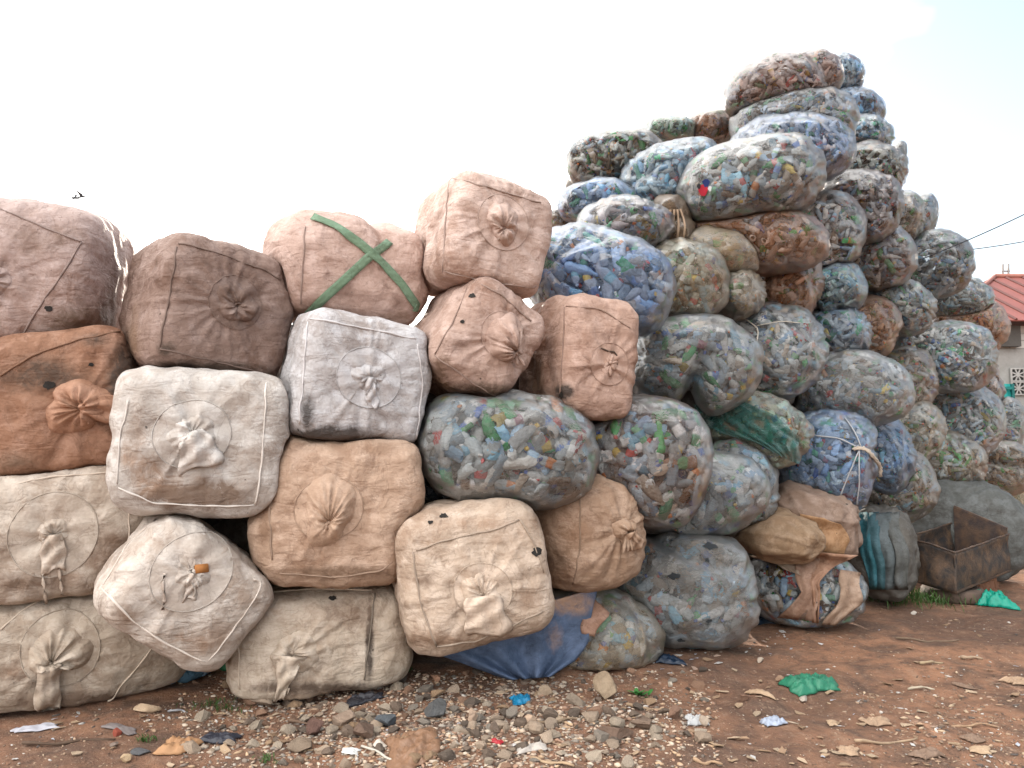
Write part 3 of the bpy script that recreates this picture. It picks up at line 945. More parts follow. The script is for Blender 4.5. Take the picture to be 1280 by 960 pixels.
# cx, cy, hw, hh, D or None, do, roll, tint, opacity, fill tint, label, extras
BOT = [
 (631, 562, 109, 72, 5.02, 0, 8, 'g', .34, None, 'clear sack of blue-tinged bottles wedged between grey, tan and cream bulk bags', {'near': 1, 'n': 2.5}),
 (803, 578, 82, 78, 5.45, 0, 8, 'p', .30, None, 'round brownish sack with a green-capped bottle, beside the blue-tinged bottle sack', {'near': 1, 'n': 2.6}),
 (748, 352, 90, 68, 5.85, 0, 18, 'b', .22, (.8, .9, 1.15), 'very clear sack of dark bottles behind the highest pink square sack', {'near': 1, 'n': 2.5}),
 (850, 352, 58, 52, None, .15, 10, 'c', .34, (.8, .8, .7), 'small cream-topped sack of dark bottles below a collapsed cream film bag', {'near': 1}),
 (868, 455, 80, 59, None, .0, 4, 'g', .46, None, 'arched grey sack folded over with a deep cleft underneath', {'near': 1, 'mods': [(.95, 0, -.3, .22, .22, .5, 0, 0, -1)]}),
 (965, 440, 63, 58, None, .1, 10, 'w', .34, None, 'whitish sack with one red label and white string across its top', {'near': 1}),
 (940, 535, 68, 46, None, .1, 16, 'c', .42, (.7, 1, .9), 'cream sack partly covered by torn dark teal plastic', {'near': 1, 'n': 2.3}),
 (922, 604, 46, 62, None, .15, -8, 'g', .46, None, 'narrow grey sack with a yellow tube, squeezed beside the teal-covered sack', {'near': 1}),
 (870, 620, 88, 52, None, -.1, -10, 'g', .50, None, 'dusty grey sack with a ripped top spilling blue bottles', {'near': 1}),
 (858, 736, 84, 72, None, -.05, 4, 'g', .66, None, 'big milky grey sack on the ground with small round holes', {'near': 1, 'n': 2.6, 'mods': [(.3, 0, .95, .62, .12, .18, -.2, -.4, 0)]}),
 (722, 786, 100, 60, 5.45, 0, 10, 'c', .48, None, 'low sack with burst mouth half wrapped in faded blue tarpaulin', {'near': 1}),
 (1004, 736, 74, 48, None, -.1, 2, 'g', .22, None, 'torn sack on the ground with brown rags hanging over its bottles', {'near': 1}),
 (1040, 578, 72, 64, None, .0, 2, 'b', .36, (.8, .95, 1.2), 'pale blue sack cinched at the neck by a twisted white cord', {'near': 1, 'mods': [(1, 0, -.1, .98, .3, .25, 0, 0, 0)]}),
 (1106, 568, 34, 46, None, .1, -8, 'b', .46, (.8, .95, 1.2), 'small blue-white sack bulging past the cinched white cord', {'near': 1}),
 (1122, 606, 44, 42, None, .15, -20, 't', .50, None, 'dusty tan sack hanging under the cinched blue sack', {}),
 (1063, 486, 76, 46, None, .0, 6, 'w', .46, None, 'milky white wide sack with a red dot, above the cinched blue sack', {'near': 1}),
 (1128, 480, 38, 42, None, .5, 14, 't', .58, None, 'plain tan sack tucked behind the milky white wide sack', {}),
 (1178, 446, 64, 43, None, .0, 3, 'w', .22, None, 'crystal clear sack showing a long green bottle, below an orange sack', {'near': 1, 'n': 2.7}),
 (1198, 528, 51, 46, None, .2, 24, 'g', .34, None, 'grey sack with teal and green spots directly under the long green bottle sack', {}),
 (1142, 546, 34, 38, None, .15, 30, 'c', .46, None, 'beige sack leaning on the milky white wide sack', {}),
 (1182, 577, 44, 34, None, .1, 16, 'c', .36, None, 'beige sack with green specks on the dark grey tarpaulin mound', {}),
 (1254, 540, 24, 38, None, .2, 14, 'g', .42, None, 'grey sack at the end of the heap in front of the turquoise gate', {}),
 (1252, 584, 36, 30, None, .0, 6, 't', .64, None, 'tan crumpled sack with one teal bottle at the end of the heap', {'mods': [(.1, 0, 1, .15, .14, .2, 0, 0, 0)]}),
 (1204, 408, 50, 36, None, .55, 12, 'o', .56, (1.1, .8, .65), 'orange-brown long sack above the long green bottle sack', {}),
 (1234, 482, 19, 32, None, .6, -14, 'o', .40, None, 'small orange-bottomed sack hanging at the edge beside the grey house wall', {}),
 (1194, 376, 42, 28, None, .6, 14, 'g', .34, (.7, .75, .75), 'dark grey flat sack beneath the big sack crossed by the wire', {}),
 (1164, 331, 47, 38, None, .1, -8, 'd', .40, (.75, .8, .85), 'large slate-grey sack crossed by the black wire', {'n': 2.4}),
 (1119, 382, 44, 32, None, .1, 20, 'g', .42, (.85, .85, .8), 'grey-beige sack with a dark blue plastic patch', {}),
 (1045, 360, 33, 31, None, .0, -6, 'b', .28, (.8, 1, .95), 'small bluish sack with green bottles below an orange-brown neighbour', {}),
 (1047, 416, 37, 30, None, .1, 14, 'b', .36, None, 'pale blue sack over the milky white wide sack', {}),
 (1088, 410, 33, 34, None, .3, 16, 'o', .50, (1, .85, .75), 'terracotta-tinged sack between pale blue and blue-patched sacks', {}),
 (1098, 322, 42, 37, None, .0, -14, 'p', .40, None, 'brown-grey round sack touching the big sack with the wire', {}),
 (1031, 293, 44, 47, None, .0, 10, 'p', .36, None, 'upright brown-grey sack between the orange sack and a round brown one', {'n': 2.3}),
 (1074, 260, 47, 42, None, .0, 14, 'p', .24, (.75, .72, .75), 'dark sack with one green streak, midway down the sky edge', {'n': 2.6}),
 (1128, 276, 25, 31, None, .45, 18, 't', .44, None, 'grey-tan slim sack at the sky edge above the wire', {}),
 (1148, 283, 21, 36, None, .8, 18, 'd', .42, None, 'thin grey sack jutting into the sky behind a slim tan sack', {}),
 (1088, 214, 40, 32, None, .2, 16, 'p', .24, (.75, .8, .75), 'brownish sack with a bright green bottle high at the sky edge', {}),
 (1112, 218, 18, 36, None, .9, 24, 'd', .36, None, 'sliver of a grey sack behind the bright green bottle sack', {}),
 (1078, 172, 33, 25, None, .5, 12, 'b', .34, None, 'pale blue-grey sack high on the peak, under a blue neighbour', {}),
 (1066, 136, 34, 25, None, .7, 20, 'b', .28, (.75, .9, 1.1), 'blue-grey sack just under the topmost blue sack', {}),
 (1050, 97, 26, 26, None, .7, 0, 'b', .26, (.8, 1, 1.1), 'small blue sack on the very peak beside the reddish-brown one', {}),
 (979, 109, 65, 42, None, .1, -6, 'p', .48, (1, .78, .72), 'reddish-brown oblong sack crowning the peak', {'n': 2.4, 'mods': [(.95, 0, .3, .72, .1, .12, 0, 0, 0)]}),
 (992, 154, 70, 45, None, .1, 4, 'g', .40, (.9, .95, 1.05), 'grey sack directly beneath the reddish-brown crown sack', {}),
 (990, 188, 69, 42, None, -.1, 6, 'b', .34, (.9, .92, 1.1), 'blue-lilac sack third from the peak', {}),
 (939, 228, 88, 58, None, -.3, -8, 'g', .34, None, 'largest oval grey sack on the upper slope with a red and blue badge', {'near': 1, 'n': 2.5}),
 (942, 300, 80, 39, None, -.1, 6, 'o', .52, (1.05, .85, .75), 'long orange-dusted sack under the largest oval sack', {'n': 2.4}),
 (893, 318, 56, 34, None, .1, 6, 'c', .70, None, 'collapsed cream film sack with an orange dot', {'near': 1}),
 (922, 367, 28, 28, None, .0, 8, 'c', .62, None, 'small cream-grey sack lump below the collapsed cream film', {}),
 (982, 360, 39, 46, None, .1, 12, 'o', .52, (1.1, .8, .65), 'upright orange-brown sack below the long orange-dusted one', {}),
 (841, 224, 57, 46, None, .5, -14, 'b', .28, (.85, 1, 1.05), 'tilted bluish oval sack with a bright blue bottle near its top', {'n': 2.5}),
 (769, 200, 54, 34, None, 1.0, -4, 'p', .26, (.8, .85, .8), 'dark greenish oval sack at the far end of the skyline', {'n': 2.5}),
 (746, 254, 43, 28, None, .8, -8, 'b', .26, (.75, .9, 1.15), 'small blue sack under the dark greenish oval sack', {}),
 (781, 282, 53, 32, None, .3, 6, 'g', .30, (.95, .85, .9), 'grey sack with reddish specks behind the very clear dark-bottle sack', {}),
 (836, 168, 33, 21, None, 1.5, 0, 'g', .30, (.85, 1, .85), 'green-flecked sack peeping over the skyline beside a terracotta one', {}),
 (886, 166, 34, 24, None, 1.3, -6, 'o', .56, (1, .75, .65), 'terracotta sack on the skyline below the peak', {}),
 (842, 281, 24, 34, None, .35, -20, 't', .82, None, 'bunched tan sack neck hanging beneath the tilted bluish oval', {'mods': [(0, 0, 1, -.1, .2, .2, 0, 0, 0)]}),
 (702, 280, 20, 18, None, 1.2, 0, 't', .46, None, 'little grey-tan sack low on the skyline behind the pink square sack', {}),
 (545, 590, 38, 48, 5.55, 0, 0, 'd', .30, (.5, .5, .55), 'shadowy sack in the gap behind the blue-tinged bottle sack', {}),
 (1270, 630, 34, 34, None, .5, 10, 'c', .86, None, 'plain cream sack beyond the dark tarpaulin mound', {}),
]
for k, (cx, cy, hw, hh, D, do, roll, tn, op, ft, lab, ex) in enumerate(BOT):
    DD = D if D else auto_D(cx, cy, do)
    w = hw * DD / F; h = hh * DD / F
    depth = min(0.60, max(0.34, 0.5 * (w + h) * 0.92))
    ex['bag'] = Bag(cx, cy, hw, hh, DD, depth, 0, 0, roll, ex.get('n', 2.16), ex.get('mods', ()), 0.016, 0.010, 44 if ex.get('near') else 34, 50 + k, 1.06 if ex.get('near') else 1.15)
    rs_ = random.Random(k)
    if 'cinched at' in lab: ex['bag'].sp = (1076, 562)
    elif k not in (3, 46): ex['bag'].sp = (cx + hw * rs_.choice((-.7, .7, .8)), cy + hh * rs_.uniform(-.4, .5))

# opaque soft sacks in the lower part of the heap
SOFT = [
 (1012, 652, 60, 44, None, .02, 14, (158, 134, 118), 'brown slumped sack with a ripped side above the torn rag-hung sack', 2.3),
 (972, 668, 52, 30, None, -.05, 10, (166, 138, 110), 'golden-brown crumpled sack folded beneath the brown slumped sack', 2.2),
 (1104, 690, 42, 56, None, .0, -4, (108, 104, 98), 'upright dark grey sack draped with teal cloth beside the metal box', 2.4),
 (1190, 664, 96, 66, None, -.05, 4, (104, 106, 104), 'big dark grey tarpaulin mound behind the metal box', 2.3),
]
for k, q in enumerate(SOFT):
    DD = q[4] or auto_D(q[0], q[1], q[5])
    SOFT[k] = q + (Bag(q[0], q[1], q[2], q[3], DD, .48, 0, 0, q[6], q[9], (), .022, .030 if k < 2 else .014, 56, 120 + k),)
    SOFT[k][10].sp = [(1062, 640), (1030, 690), (1100, 640), (1240, 610)][k]

# unseen sacks added to carry the heap and block sun and sky through gaps
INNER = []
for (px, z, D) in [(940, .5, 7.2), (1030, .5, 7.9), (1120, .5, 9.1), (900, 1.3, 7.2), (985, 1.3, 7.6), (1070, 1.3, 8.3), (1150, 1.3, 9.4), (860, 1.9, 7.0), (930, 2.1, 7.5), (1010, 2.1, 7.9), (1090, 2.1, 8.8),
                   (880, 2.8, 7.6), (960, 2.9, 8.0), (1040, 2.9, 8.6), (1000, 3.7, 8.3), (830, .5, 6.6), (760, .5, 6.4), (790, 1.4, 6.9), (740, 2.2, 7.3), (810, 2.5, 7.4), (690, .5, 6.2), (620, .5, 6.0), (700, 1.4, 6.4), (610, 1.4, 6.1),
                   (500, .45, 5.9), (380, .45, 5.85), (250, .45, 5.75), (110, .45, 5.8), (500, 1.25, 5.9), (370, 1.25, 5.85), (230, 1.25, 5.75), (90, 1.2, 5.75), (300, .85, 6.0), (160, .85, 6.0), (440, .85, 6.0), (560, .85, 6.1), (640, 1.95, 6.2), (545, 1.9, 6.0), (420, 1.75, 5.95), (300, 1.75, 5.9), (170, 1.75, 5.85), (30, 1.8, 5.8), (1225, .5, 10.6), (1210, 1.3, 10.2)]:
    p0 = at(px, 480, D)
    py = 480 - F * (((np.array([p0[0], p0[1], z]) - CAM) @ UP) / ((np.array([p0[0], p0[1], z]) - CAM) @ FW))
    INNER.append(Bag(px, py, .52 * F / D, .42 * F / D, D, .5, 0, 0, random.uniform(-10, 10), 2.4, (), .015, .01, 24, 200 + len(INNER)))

for (cx, cy, hw, hh, D, do, roll, tn, op, ft, lab, ex) in BOT:  # more backing sacks added behind the outer ones to close bright gaps
    b0 = ex['bag']
    if ex.get('near') and cx < 900: continue
    p = b0.c + FW * .72 - np.array([0, 0, .16]); p[2] = max(p[2], .4)
    if min(np.linalg.norm(b.c - p) for b in BAGS) < .50: continue
    x, y = project(p); d_ = (p - CAM) @ FW
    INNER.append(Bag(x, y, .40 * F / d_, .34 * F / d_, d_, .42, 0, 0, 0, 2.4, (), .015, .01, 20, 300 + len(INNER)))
link_neighbours()
for b in BAGS: b.build()

STAIN = {42: [(95, 405, 60, 26, .6, .25), (60, 300, 60, 20, .35, .4)], 258: [(255, 462, 60, 9, .9, .1), (208, 436, 12, 9, .8, .1), (165, 430, 14, 40, .6, .5)],
         75: [(50, 470, 60, 24, .62, .15), (155, 470, 26, 50, .8, .05), (20, 580, 50, 20, .5, .4), (120, 425, 30, 12, .5, .1)],
         250: [(235, 620, 85, 17, .95, .35), (190, 598, 30, 22, .6, .4), (170, 540, 16, 40, .35, .5)], 440: [(410, 545, 50, 12, .95, .0), (384, 520, 9, 26, .8, .0), (450, 552, 60, 7, .8, .1)],
         588: [(600, 488, 60, 10, .6, .2), (548, 470, 14, 20, .6, .4)], 722: [(706, 490, 13, 11, 1, 0), (670, 470, 10, 40, .6, .6)], 85: [(150, 690, 45, 40, .55, .45), (30, 730, 60, 12, .6, .4)],
         230: [(235, 800, 60, 24, .5, .6), (160, 770, 20, 20, .5, .5)], 420: [(420, 716, 90, 10, .7, .5), (330, 640, 9, 70, .7, .7), (470, 560, 40, 12, .4, .7)], 587: [(560, 800, 70, 12, .6, .6), (600, 655, 60, 10, .4, .8), (660, 750, 20, 14, .5, .6)],
         727: [(690, 700, 30, 20, .6, .4)], 70: [(110, 876, 110, 10, .75, .3), (20, 840, 40, 20, .5, .5)], 399: [(462, 800, 5, 55, 1, .05), (440, 765, 36, 24, .55, .4), (390, 860, 90, 8, .7, .2)],
         433: [(380, 395, 40, 14, .5, .6), (500, 395, 30, 10, .4, .6)], 599: [(600, 372, 60, 8, .5, .6)]}
# ---- build the objects
for q in BULK:
    b = q['bag']; col = np.array(lin(*q['col'])); col = (col * .68 + .32 * col.mean()) * np.array([1.06, 1.02, .99]) if q['cy'] > 500 else (col * .62 + .38 * col.mean()) * np.array([1.10, 1.08, 1.08])
    root = tag(empty('bulk_bag', b.base_pt), q['label'], 'bulk bag', G_B)
    bo = mesh_np('body', b.V, b.F, M_WOVEN, root, color=(*col, 1))
    if STAIN.get(q['cx']): stain(bo, b.V, STAIN[q['cx']])
    sc = col * 0.55
    for d in q['d']:
        if d[0] == 'seam':
            k = d[2] if len(d) > 2 else 0.62
            seam(root, b, d[1], np.minimum(col * (k if k < 1 else 1 + (k - 1) * .5), .8), 0.005)
        elif d[0] == 'strap': strap(root, b, d[1], lin(*d[2]))
        elif d[0] == 'spout':
            a = dict(d[1]); ck = a.pop('colk', 1.0)
            if not a.get('ring'): a['ring'] = None
            spout(root, b, col=np.minimum(col * ck, .8), ringcol=col * 0.78, **a)
        elif d[0] == 'stringy': cord(root, b, d[1], (0.06, 0.04, 0.03), 0.006)
        elif d[0] == 'ribbon':
            Q = surf_line(b, d[1], 0.02)
            V = np.concatenate([[p + RT * .011 * math.cos(1.3 * i), p - RT * .011 * math.cos(1.3 * i)] for i, p in enumerate(Q)])
            mesh_np('ribbon', V, grid_faces(len(Q), 2), M_CLOTH, root, color=(*np.minimum(col * 1.05, .8), 1), solid=0.003)
        elif d[0] == 'hole':
            x, y, r = d[1]
            rg = np.random.default_rng(int(x))
            fr = frame_at(b, x, y); rr = r * b.D / F
            th = np.linspace(0, 6.283, 15)[:-1]; e = rr * (0.7 + 0.5 * rg.random(14))
            V = conform(b, fr, [(0, 0)] + [(e[i] * math.cos(th[i]), .8 * e[i] * math.sin(th[i])) for i in range(14)], np.full(15, 0.005))
            mesh_np('torn_hole_dark', V, [(0, 1 + i, 1 + (i + 1) % 14) for i in range(14)], M_SEAM, root, color=(.02, .017, .015, 1))  # flat near-black patch; the dark inside the tear is put into its colour
        elif d[0] == 'scrap':
            fr = frame_at(b, *d[1]); mb = MB()
            mb.box(fr[0] + fr[1] * .03, (.07, .02, .045), np.stack([fr[2], fr[1], fr[3]], 1))
            mb.build('orange_scrap', M_PAPER, root, color=(.42, .17, .05, 1))

G_C = 'clear sacks of plastic bottles in the heap'


def bottle_sack(b, tint, op, ft, label, group, near, seed, filldens=1.0):
    root = tag(empty('bottle_sack', b.base_pt), label, 'bottle sack', group)
    mesh_np('film', b.V, b.F, M_FILM, root, color=(*tint, op if near else op * .85))
    if op < .75:
        dens = 125 if near else 115
        P, A, N, L, r, c, rg = bottle_places(b, seed, dens, 1.0 if b.D < 5.6 else max(.62, 1.0 - .22 * (b.D - 5.6)))
        V, Fc, C = bottle_arrays(P, A, N, L, r, c, rg, near, None if ft is None else np.array(ft))
        q_ = (V - b.c) @ b.R; rr_ = np.linalg.norm(q_, axis=1) + 1e-9
        lim = np.linalg.norm(b.points(q_ / rr_[:, None]) - b.c, axis=1) - .010
        V = b.c + (V - b.c) * np.minimum(1, lim / rr_)[:, None]
        if near:
            nb_ = len(P); vp = len(V) // nb_; fp = len(Fc) // nb_
            tv = CAM - P; tv /= np.linalg.norm(tv, axis=1)[:, None]
            sc_ = (N * tv).sum(1) + .0004 * (np.arange(nb_) < nb_ * .4)
            sc_[int(nb_ * .40):] -= 2
            top = np.argsort(-sc_ - rg.random(nb_) * .5)[:40]
            for i in top:
                mesh_np('bottle', V[i * vp:(i + 1) * vp], Fc[i * fp:(i + 1) * fp] - i * vp, M_BOT, root, cols=C[i * vp:(i + 1) * vp])
            kp = np.ones(nb_, bool); kp[top] = False
            V = V.reshape(nb_, vp, 3)[kp].reshape(-1, 3); C = C.reshape(nb_, vp, 4)[kp].reshape(-1, 4)
            Fc = Fc[:fp * kp.sum()]
        o = mesh_np('bottle_filling', V, Fc, M_BOT, root, cols=C)
        o['kind'] = 'stuff'
    return root


ROOTS = {}
for k, (cx, cy, hw, hh, D, do, roll, tn, op, ft, lab, ex) in enumerate(BOT):
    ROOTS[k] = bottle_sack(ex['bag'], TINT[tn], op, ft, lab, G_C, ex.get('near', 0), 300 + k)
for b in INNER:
    root = tag(empty('bottle_sack', b.base_pt), 'dark filler sack added inside the pile, glimpsed only through gaps between outer sacks', 'bottle sack', 'sacks buried inside the heap')
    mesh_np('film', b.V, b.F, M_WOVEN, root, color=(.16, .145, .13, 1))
SB = {}
for q in SOFT:
    b = q[10]
    root = tag(empty('soft_sack', b.base_pt), q[8], 'sack', 'opaque sacks low in the heap')
    mesh_np('body', b.V, b.F, M_TARP, root, color=(*lin(*q[7], .7), 1))
    SB[q[0]] = (root, b)
# ------------------------------------------------------------------ cloths on the heap
def bagby(sub):
    for k, q in enumerate(BOT):
        if sub in q[10]: return ROOTS[k], q[11]['bag']


r_t, b_t = bagby('half wrapped in faded blue')
allb = [b for b in BAGS]
cream = [q['bag'] for q in BULK if q['label'].startswith('large cream-tan')][0]
tarp = sheet('tarpaulin', [((520, 800), (744, 735)), ((520, 806), (742, 770)), ((535, 814), (736, 800)), ((590, 834), (716, 826)), ((640, 850), (690, 846))],
             [b_t], M_TARP, lin(88, 106, 136, .7), None, .035, D=lambda x, y: 4.98 + (x - 600) * .0009 - (y - 740) * .0012, nr=44, nc=60, amp=.03, freq=4.2, fold=(3.6, .045), seed=2)
stain(tarp, np.array([v.co[:] for v in tarp.data.vertices]) + np.array(tarp.location), [(704, 748, 36, 20, .6, 1), (640, 790, 30, 14, .28, 1), (692, 796, 14, 26, .3, 1)])
tag(tarp, 'faded blue tarpaulin spread over a low burst sack, rust-brown along its top', 'tarpaulin')
sheet('torn_cuff', [((728, 742), (742, 744)), ((730, 765), (760, 768)), ((728, 792), (744, 796))], [b_t], M_CLOTH, lin(164, 128, 108), r_t, .05, nr=14, nc=8, amp=.01, seed=4)

r_g, b_g = bagby('torn dark teal')
sheet('teal_plastic', [((868, 506), (925, 500)), ((870, 528), (968, 520)), ((900, 540), (1002, 548)), ((940, 552), (1000, 568)), ((965, 566), (996, 580))], [b_g], M_FILM, lin(52, 128, 126, .8), r_g, .025, nr=34, nc=44, amp=.04, freq=9, fold=(5, .02), seed=6, alpha=.55, solid=0)

r_r, b_r = bagby('brown rags')
for rows, c, s_ in [([((988, 694), (1022, 696)), ((996, 715), (1020, 715)), ((1000, 740), (1022, 742)), ((972, 772), (1016, 776))], (170, 138, 118), 1),
                    ([((1018, 690), (1070, 694)), ((1022, 712), (1046, 708)), ((1010, 726), (1024, 728)), ((1014, 750), (1022, 752)), ((1018, 778), (1026, 779))], (172, 134, 110), 2),
                    ([((1050, 712), (1076, 716)), ((1052, 735), (1078, 740)), ((1042, 760), (1074, 756)), ((1030, 780), (1046, 782))], (172, 146, 126), 3),
                    ([((938, 694), (992, 700)), ((970, 706), (1000, 712)), ((992, 716), (1003, 720))], (170, 150, 132), 4)]:
    sheet('rag', rows, [b_r], M_CLOTH, lin(*c), r_r, .025, nr=22, nc=12, amp=.02, freq=6, fold=(1.5, .02), seed=s_)

r_s, b_s = SB[1104]
for i, (x0, x1, c) in enumerate([(1070, 1084, (48, 104, 116)), (1080, 1096, (62, 96, 104)), (1092, 1112, (88, 96, 98)), (1108, 1124, (96, 98, 96))]):
    sheet('draped_cloth', [((x0, 642), (x1, 640)), ((x0 + 4, 670), (x1 + 5, 668)), ((x0 + 10, 700), (x1 + 11, 700)), ((x0 + 14, 736), (x1 + 14, 737))], [b_s], M_TARP, lin(*c), r_s, .02, nr=22, nc=10, amp=.012, freq=6, fold=(1.2, .02), seed=i)
r_m, b_m = SB[1012]
sheet('ripped_flap', [((1000, 642), (1030, 648)), ((1006, 660), (1052, 655)), ((1016, 676), (1060, 676)), ((1020, 690), (1058, 694))], [b_m], M_CLOTH, lin(186, 146, 108), r_m, .02, nr=16, nc=14, amp=.015, seed=3)
r_w, b_w = bagby('dark blue plastic patch')
sheet('blue_patch', [((1080, 370), (1096, 366)), ((1086, 384), (1118, 384)), ((1100, 396), (1138, 402)), ((1112, 404), (1136, 408))], [b_w], M_FILM, lin(30, 80, 108, .8), r_w, .015, nr=18, nc=18, amp=.025, freq=8, seed=8, alpha=.75, solid=0)

# cinched neck and strings
r_c, b_c = bagby('cinched at the neck')
mb = MB()
Q = surf_line(b_c, [(1066, 560), (1078, 560), (1092, 572), (1108, 596)], .03)
for k in range(4):
    mb.tube([p + np.array([.012 * math.cos(2.2 * i + k * 1.6), 0, .012 * math.sin(2.2 * i + k * 1.6)]) for i, p in enumerate(Q)], .009, 6)
mb.build('twisted_cord', M_CORD, r_c, color=(*lin(206, 192, 176), 1))
for pts in ([(1074, 560), (1050, 548), (1020, 545)], [(1074, 562), (1062, 590), (1050, 620)], [(1076, 560), (1068, 540), (1056, 524)], [(1074, 564), (1074, 600), (1070, 632)]):
    cord(r_c, b_c, pts, lin(190, 192, 196), .006, 'gather_fold')
r_x, b_x = bagby('one red label')
cord(r_x, b_x, [(908, 398), (930, 398), (948, 410), (946, 440)], lin(214, 206, 194), .006, 'white_string')
cord(r_x, b_x, [(946, 408), (975, 402), (1000, 404)], lin(214, 206, 194), .004, 'white_string')
r_n, b_n = bagby('bunched tan sack neck')
for k in range(5):
    x = 828 + 7 * k
    cord(r_n, b_n, [(842 + (x - 842) * .5, 262), (x, 282), (x - 4, 306)], lin(176, 152, 130), .010, 'neck_fold')
r_v, b_v = bagby('largest oval')
for (x, y, c, s_) in [(883, 229, (30, 50, 110), .030), (879, 238, (190, 40, 60), .042), (874, 233, (30, 32, 36), .018), (880, 246, (24, 60, 44), .016), (888, 236, (214, 214, 216), .02)]:
    fr = frame_at(b_v, x, y); th = np.linspace(0, 6.283, 9)[:-1] + x
    V = conform(b_v, fr, [(0, 0)] + [(s_ * math.cos(a) * (1 + .3 * math.sin(3 * a)), s_ * 1.2 * math.sin(a)) for a in th], np.full(9, .008))
    mesh_np('badge_patch', V, [(0, 1 + i, 1 + (i + 1) % 8) for i in range(8)], M_PAPER, r_v, color=(*lin(*c), 1))
r_h, b_h = bagby('small round holes')
for (x, y, r_) in [(843, 720, 7), (851, 800, 5), (886, 776, 4), (884, 700, 4), (888, 683, 8)]:
    fr = frame_at(b_h, x, y); rr = r_ * b_h.D / F; th = np.linspace(0, 6.283, 13)[:-1]
    V = conform(b_h, fr, [(0, 0)] + [(rr * (.8 + .35 * math.sin(2 * a + x) + .2 * math.sin(5 * a + y)) * math.cos(a), rr * .6 * (1 + .3 * math.sin(3 * a + x)) * math.sin(a)) for a in th], np.full(13, .006))
    mesh_np('torn_hole_dark', V, [(0, 1 + i, 1 + (i + 1) % 12) for i in range(12)], M_SEAM, r_h, color=(.025, .03, .035, 1))  # no opening cut: disc coloured as the shade inside each hole

# ------------------------------------------------------------------ metal box, tyre and what lies by it
def wall_panel(mb, a, b, c, d, th):
    n = np.cross(b - a, d - a); n /= np.linalg.norm(n)
    mb.quadbox([a, b, c, d], n * th)


Dc = 7.25
A = at(1120, 673, 7.55); B = at(1194, 692, 7.12); C_ = at(1262, 668, 7.75); E = A + (C_ - B)
dz = np.array([0, 0, 1.0])
h1 = .37
tb = tag(empty('metal_box', (B + E) / 2 - dz * h1), 'open black rusty metal box on a flattened tyre, raised back panel', 'metal box')
for nm, P, Q_, z0, z1 in [('front_panel', A, B, -h1, 0), ('side_panel', B + (C_ - B) * .012, C_, -h1, 0), ('side_panel', A + (E - A) * .012, E, -h1, -.02)]:
    nu, nv = 26, 12; uu, vv = np.meshgrid(np.linspace(0, 1, nu), np.linspace(0, 1, nv), indexing='xy')
    nn = np.cross(Q_ - P, dz); nn /= np.linalg.norm(nn)
    G = P + (Q_ - P) * uu[..., None] + dz * (z0 + (z1 - z0) * vv)[..., None]
    wp = .022 * fbm(G * 2.6 + 3, 2) + .012 * np.sin(vv * 6.283) * (uu > .5)
    G = G + nn * wp[..., None]
    if nm == 'front_panel': G = G - dz * (.07 * np.clip(1 - uu / .22, 0, 1) * vv)[..., None] + dz * (.03 * np.exp(-((uu - .55) / .3) ** 2) * vv)[..., None]
    mesh_np(nm, G.reshape(-1, 3), grid_faces(nv, nu), M_RUST, tb, color=(.020, .018, .018, 1), solid=.016)
    mb = MB(); mb.tube(G[-1] + dz * .004, .009 + .002 * np.sin(np.arange(nu) * 1.9), 6)
    mb.build('top_edge', M_RUST, tb, color=(.05, .035, .03, 1))
mb = MB(); P = E + (C_ - E) * .05; Q_ = C_ + (E - C_) * .03
wall_panel(mb, P - dz * h1, Q_ - dz * h1, Q_ + dz * .05, P + dz * .16, .02); mb.tube([P + dz * .165, Q_ + dz * .055], .012, 6)
mb.build('back_panel', M_RUST, tb, smooth=False, color=(.045, .032, .030, 1))
mb = MB(); mb.quadbox([A - dz * (h1 - .01), B - dz * (h1 - .01), C_ - dz * (h1 - .01), E - dz * (h1 - .01)], dz * .015)
mb.build('bottom', M_RUST, tb, smooth=False, color=(.05, .03, .022, 1))
# tyre
tc_ = (B + E) / 2; tc_ = np.array([tc_[0] - .12, tc_[1] - .16, 0])
gzv = float(gz(tc_[0], tc_[1])); zt = B[2] - h1
R0, hT = .27, max(.12, zt - gzv - .005)
prof = [(R0 * .62, 0), (R0 * .9, 0), (R0, .15), (R0 * 1.02, .5), (R0, .85), (R0 * .9, 1), (R0 * .62, 1), (R0 * .58, .8), (R0 * .58, .2)]
ns = 40; V = []
for (r_, z_) in prof:
    for j in range(ns):
        a = j * 2 * math.pi / ns; rr = r_ * (1 + (.012 if j % 2 else 0) * (r_ > R0 * .95))
        V.append(tc_ + np.array([rr * math.cos(a), rr * math.sin(a), gzv + z_ * hT - .004]))
Fc = [(i * ns + j, i * ns + (j + 1) % ns, ((i + 1) % 9) * ns + (j + 1) % ns, ((i + 1) % 9) * ns + j) for i in range(9) for j in range(ns)]
ty = mesh_np('old_tyre', np.array(V), Fc, M_RUBBER, None, origin=tc_ + dz * gzv, color=(.075, .055, .045, 1))
tag(ty, 'mud-caked tyre lying flat under the black metal box', 'tyre')


def rock_mesh(name, seed, sx=1, sy=1, sz=1, sub=2, rough=.35):
    import bmesh
    bm = bmesh.new(); bmesh.ops.create_icosphere(bm, subdivisions=sub, radius=1)
    V = np.array([v.co[:] for v in bm.verts]); Fc = [[v.index for v in f.verts] for f in bm.faces]; bm.free()
    rg = np.random.default_rng(seed)
    for _ in range(14):   # chip flat faces
        n = rg.standard_normal(3); n /= np.linalg.norm(n); dd = rg.uniform(.38, .85)
        k = np.maximum(V @ n - dd, 0); V = V - k[:, None] * n
    V = V * (1 + rough * .2 * fbm(V * 1.7 + seed * 3.1, 3))[:, None] * np.array([sx, sy, sz])
    return V, Fc


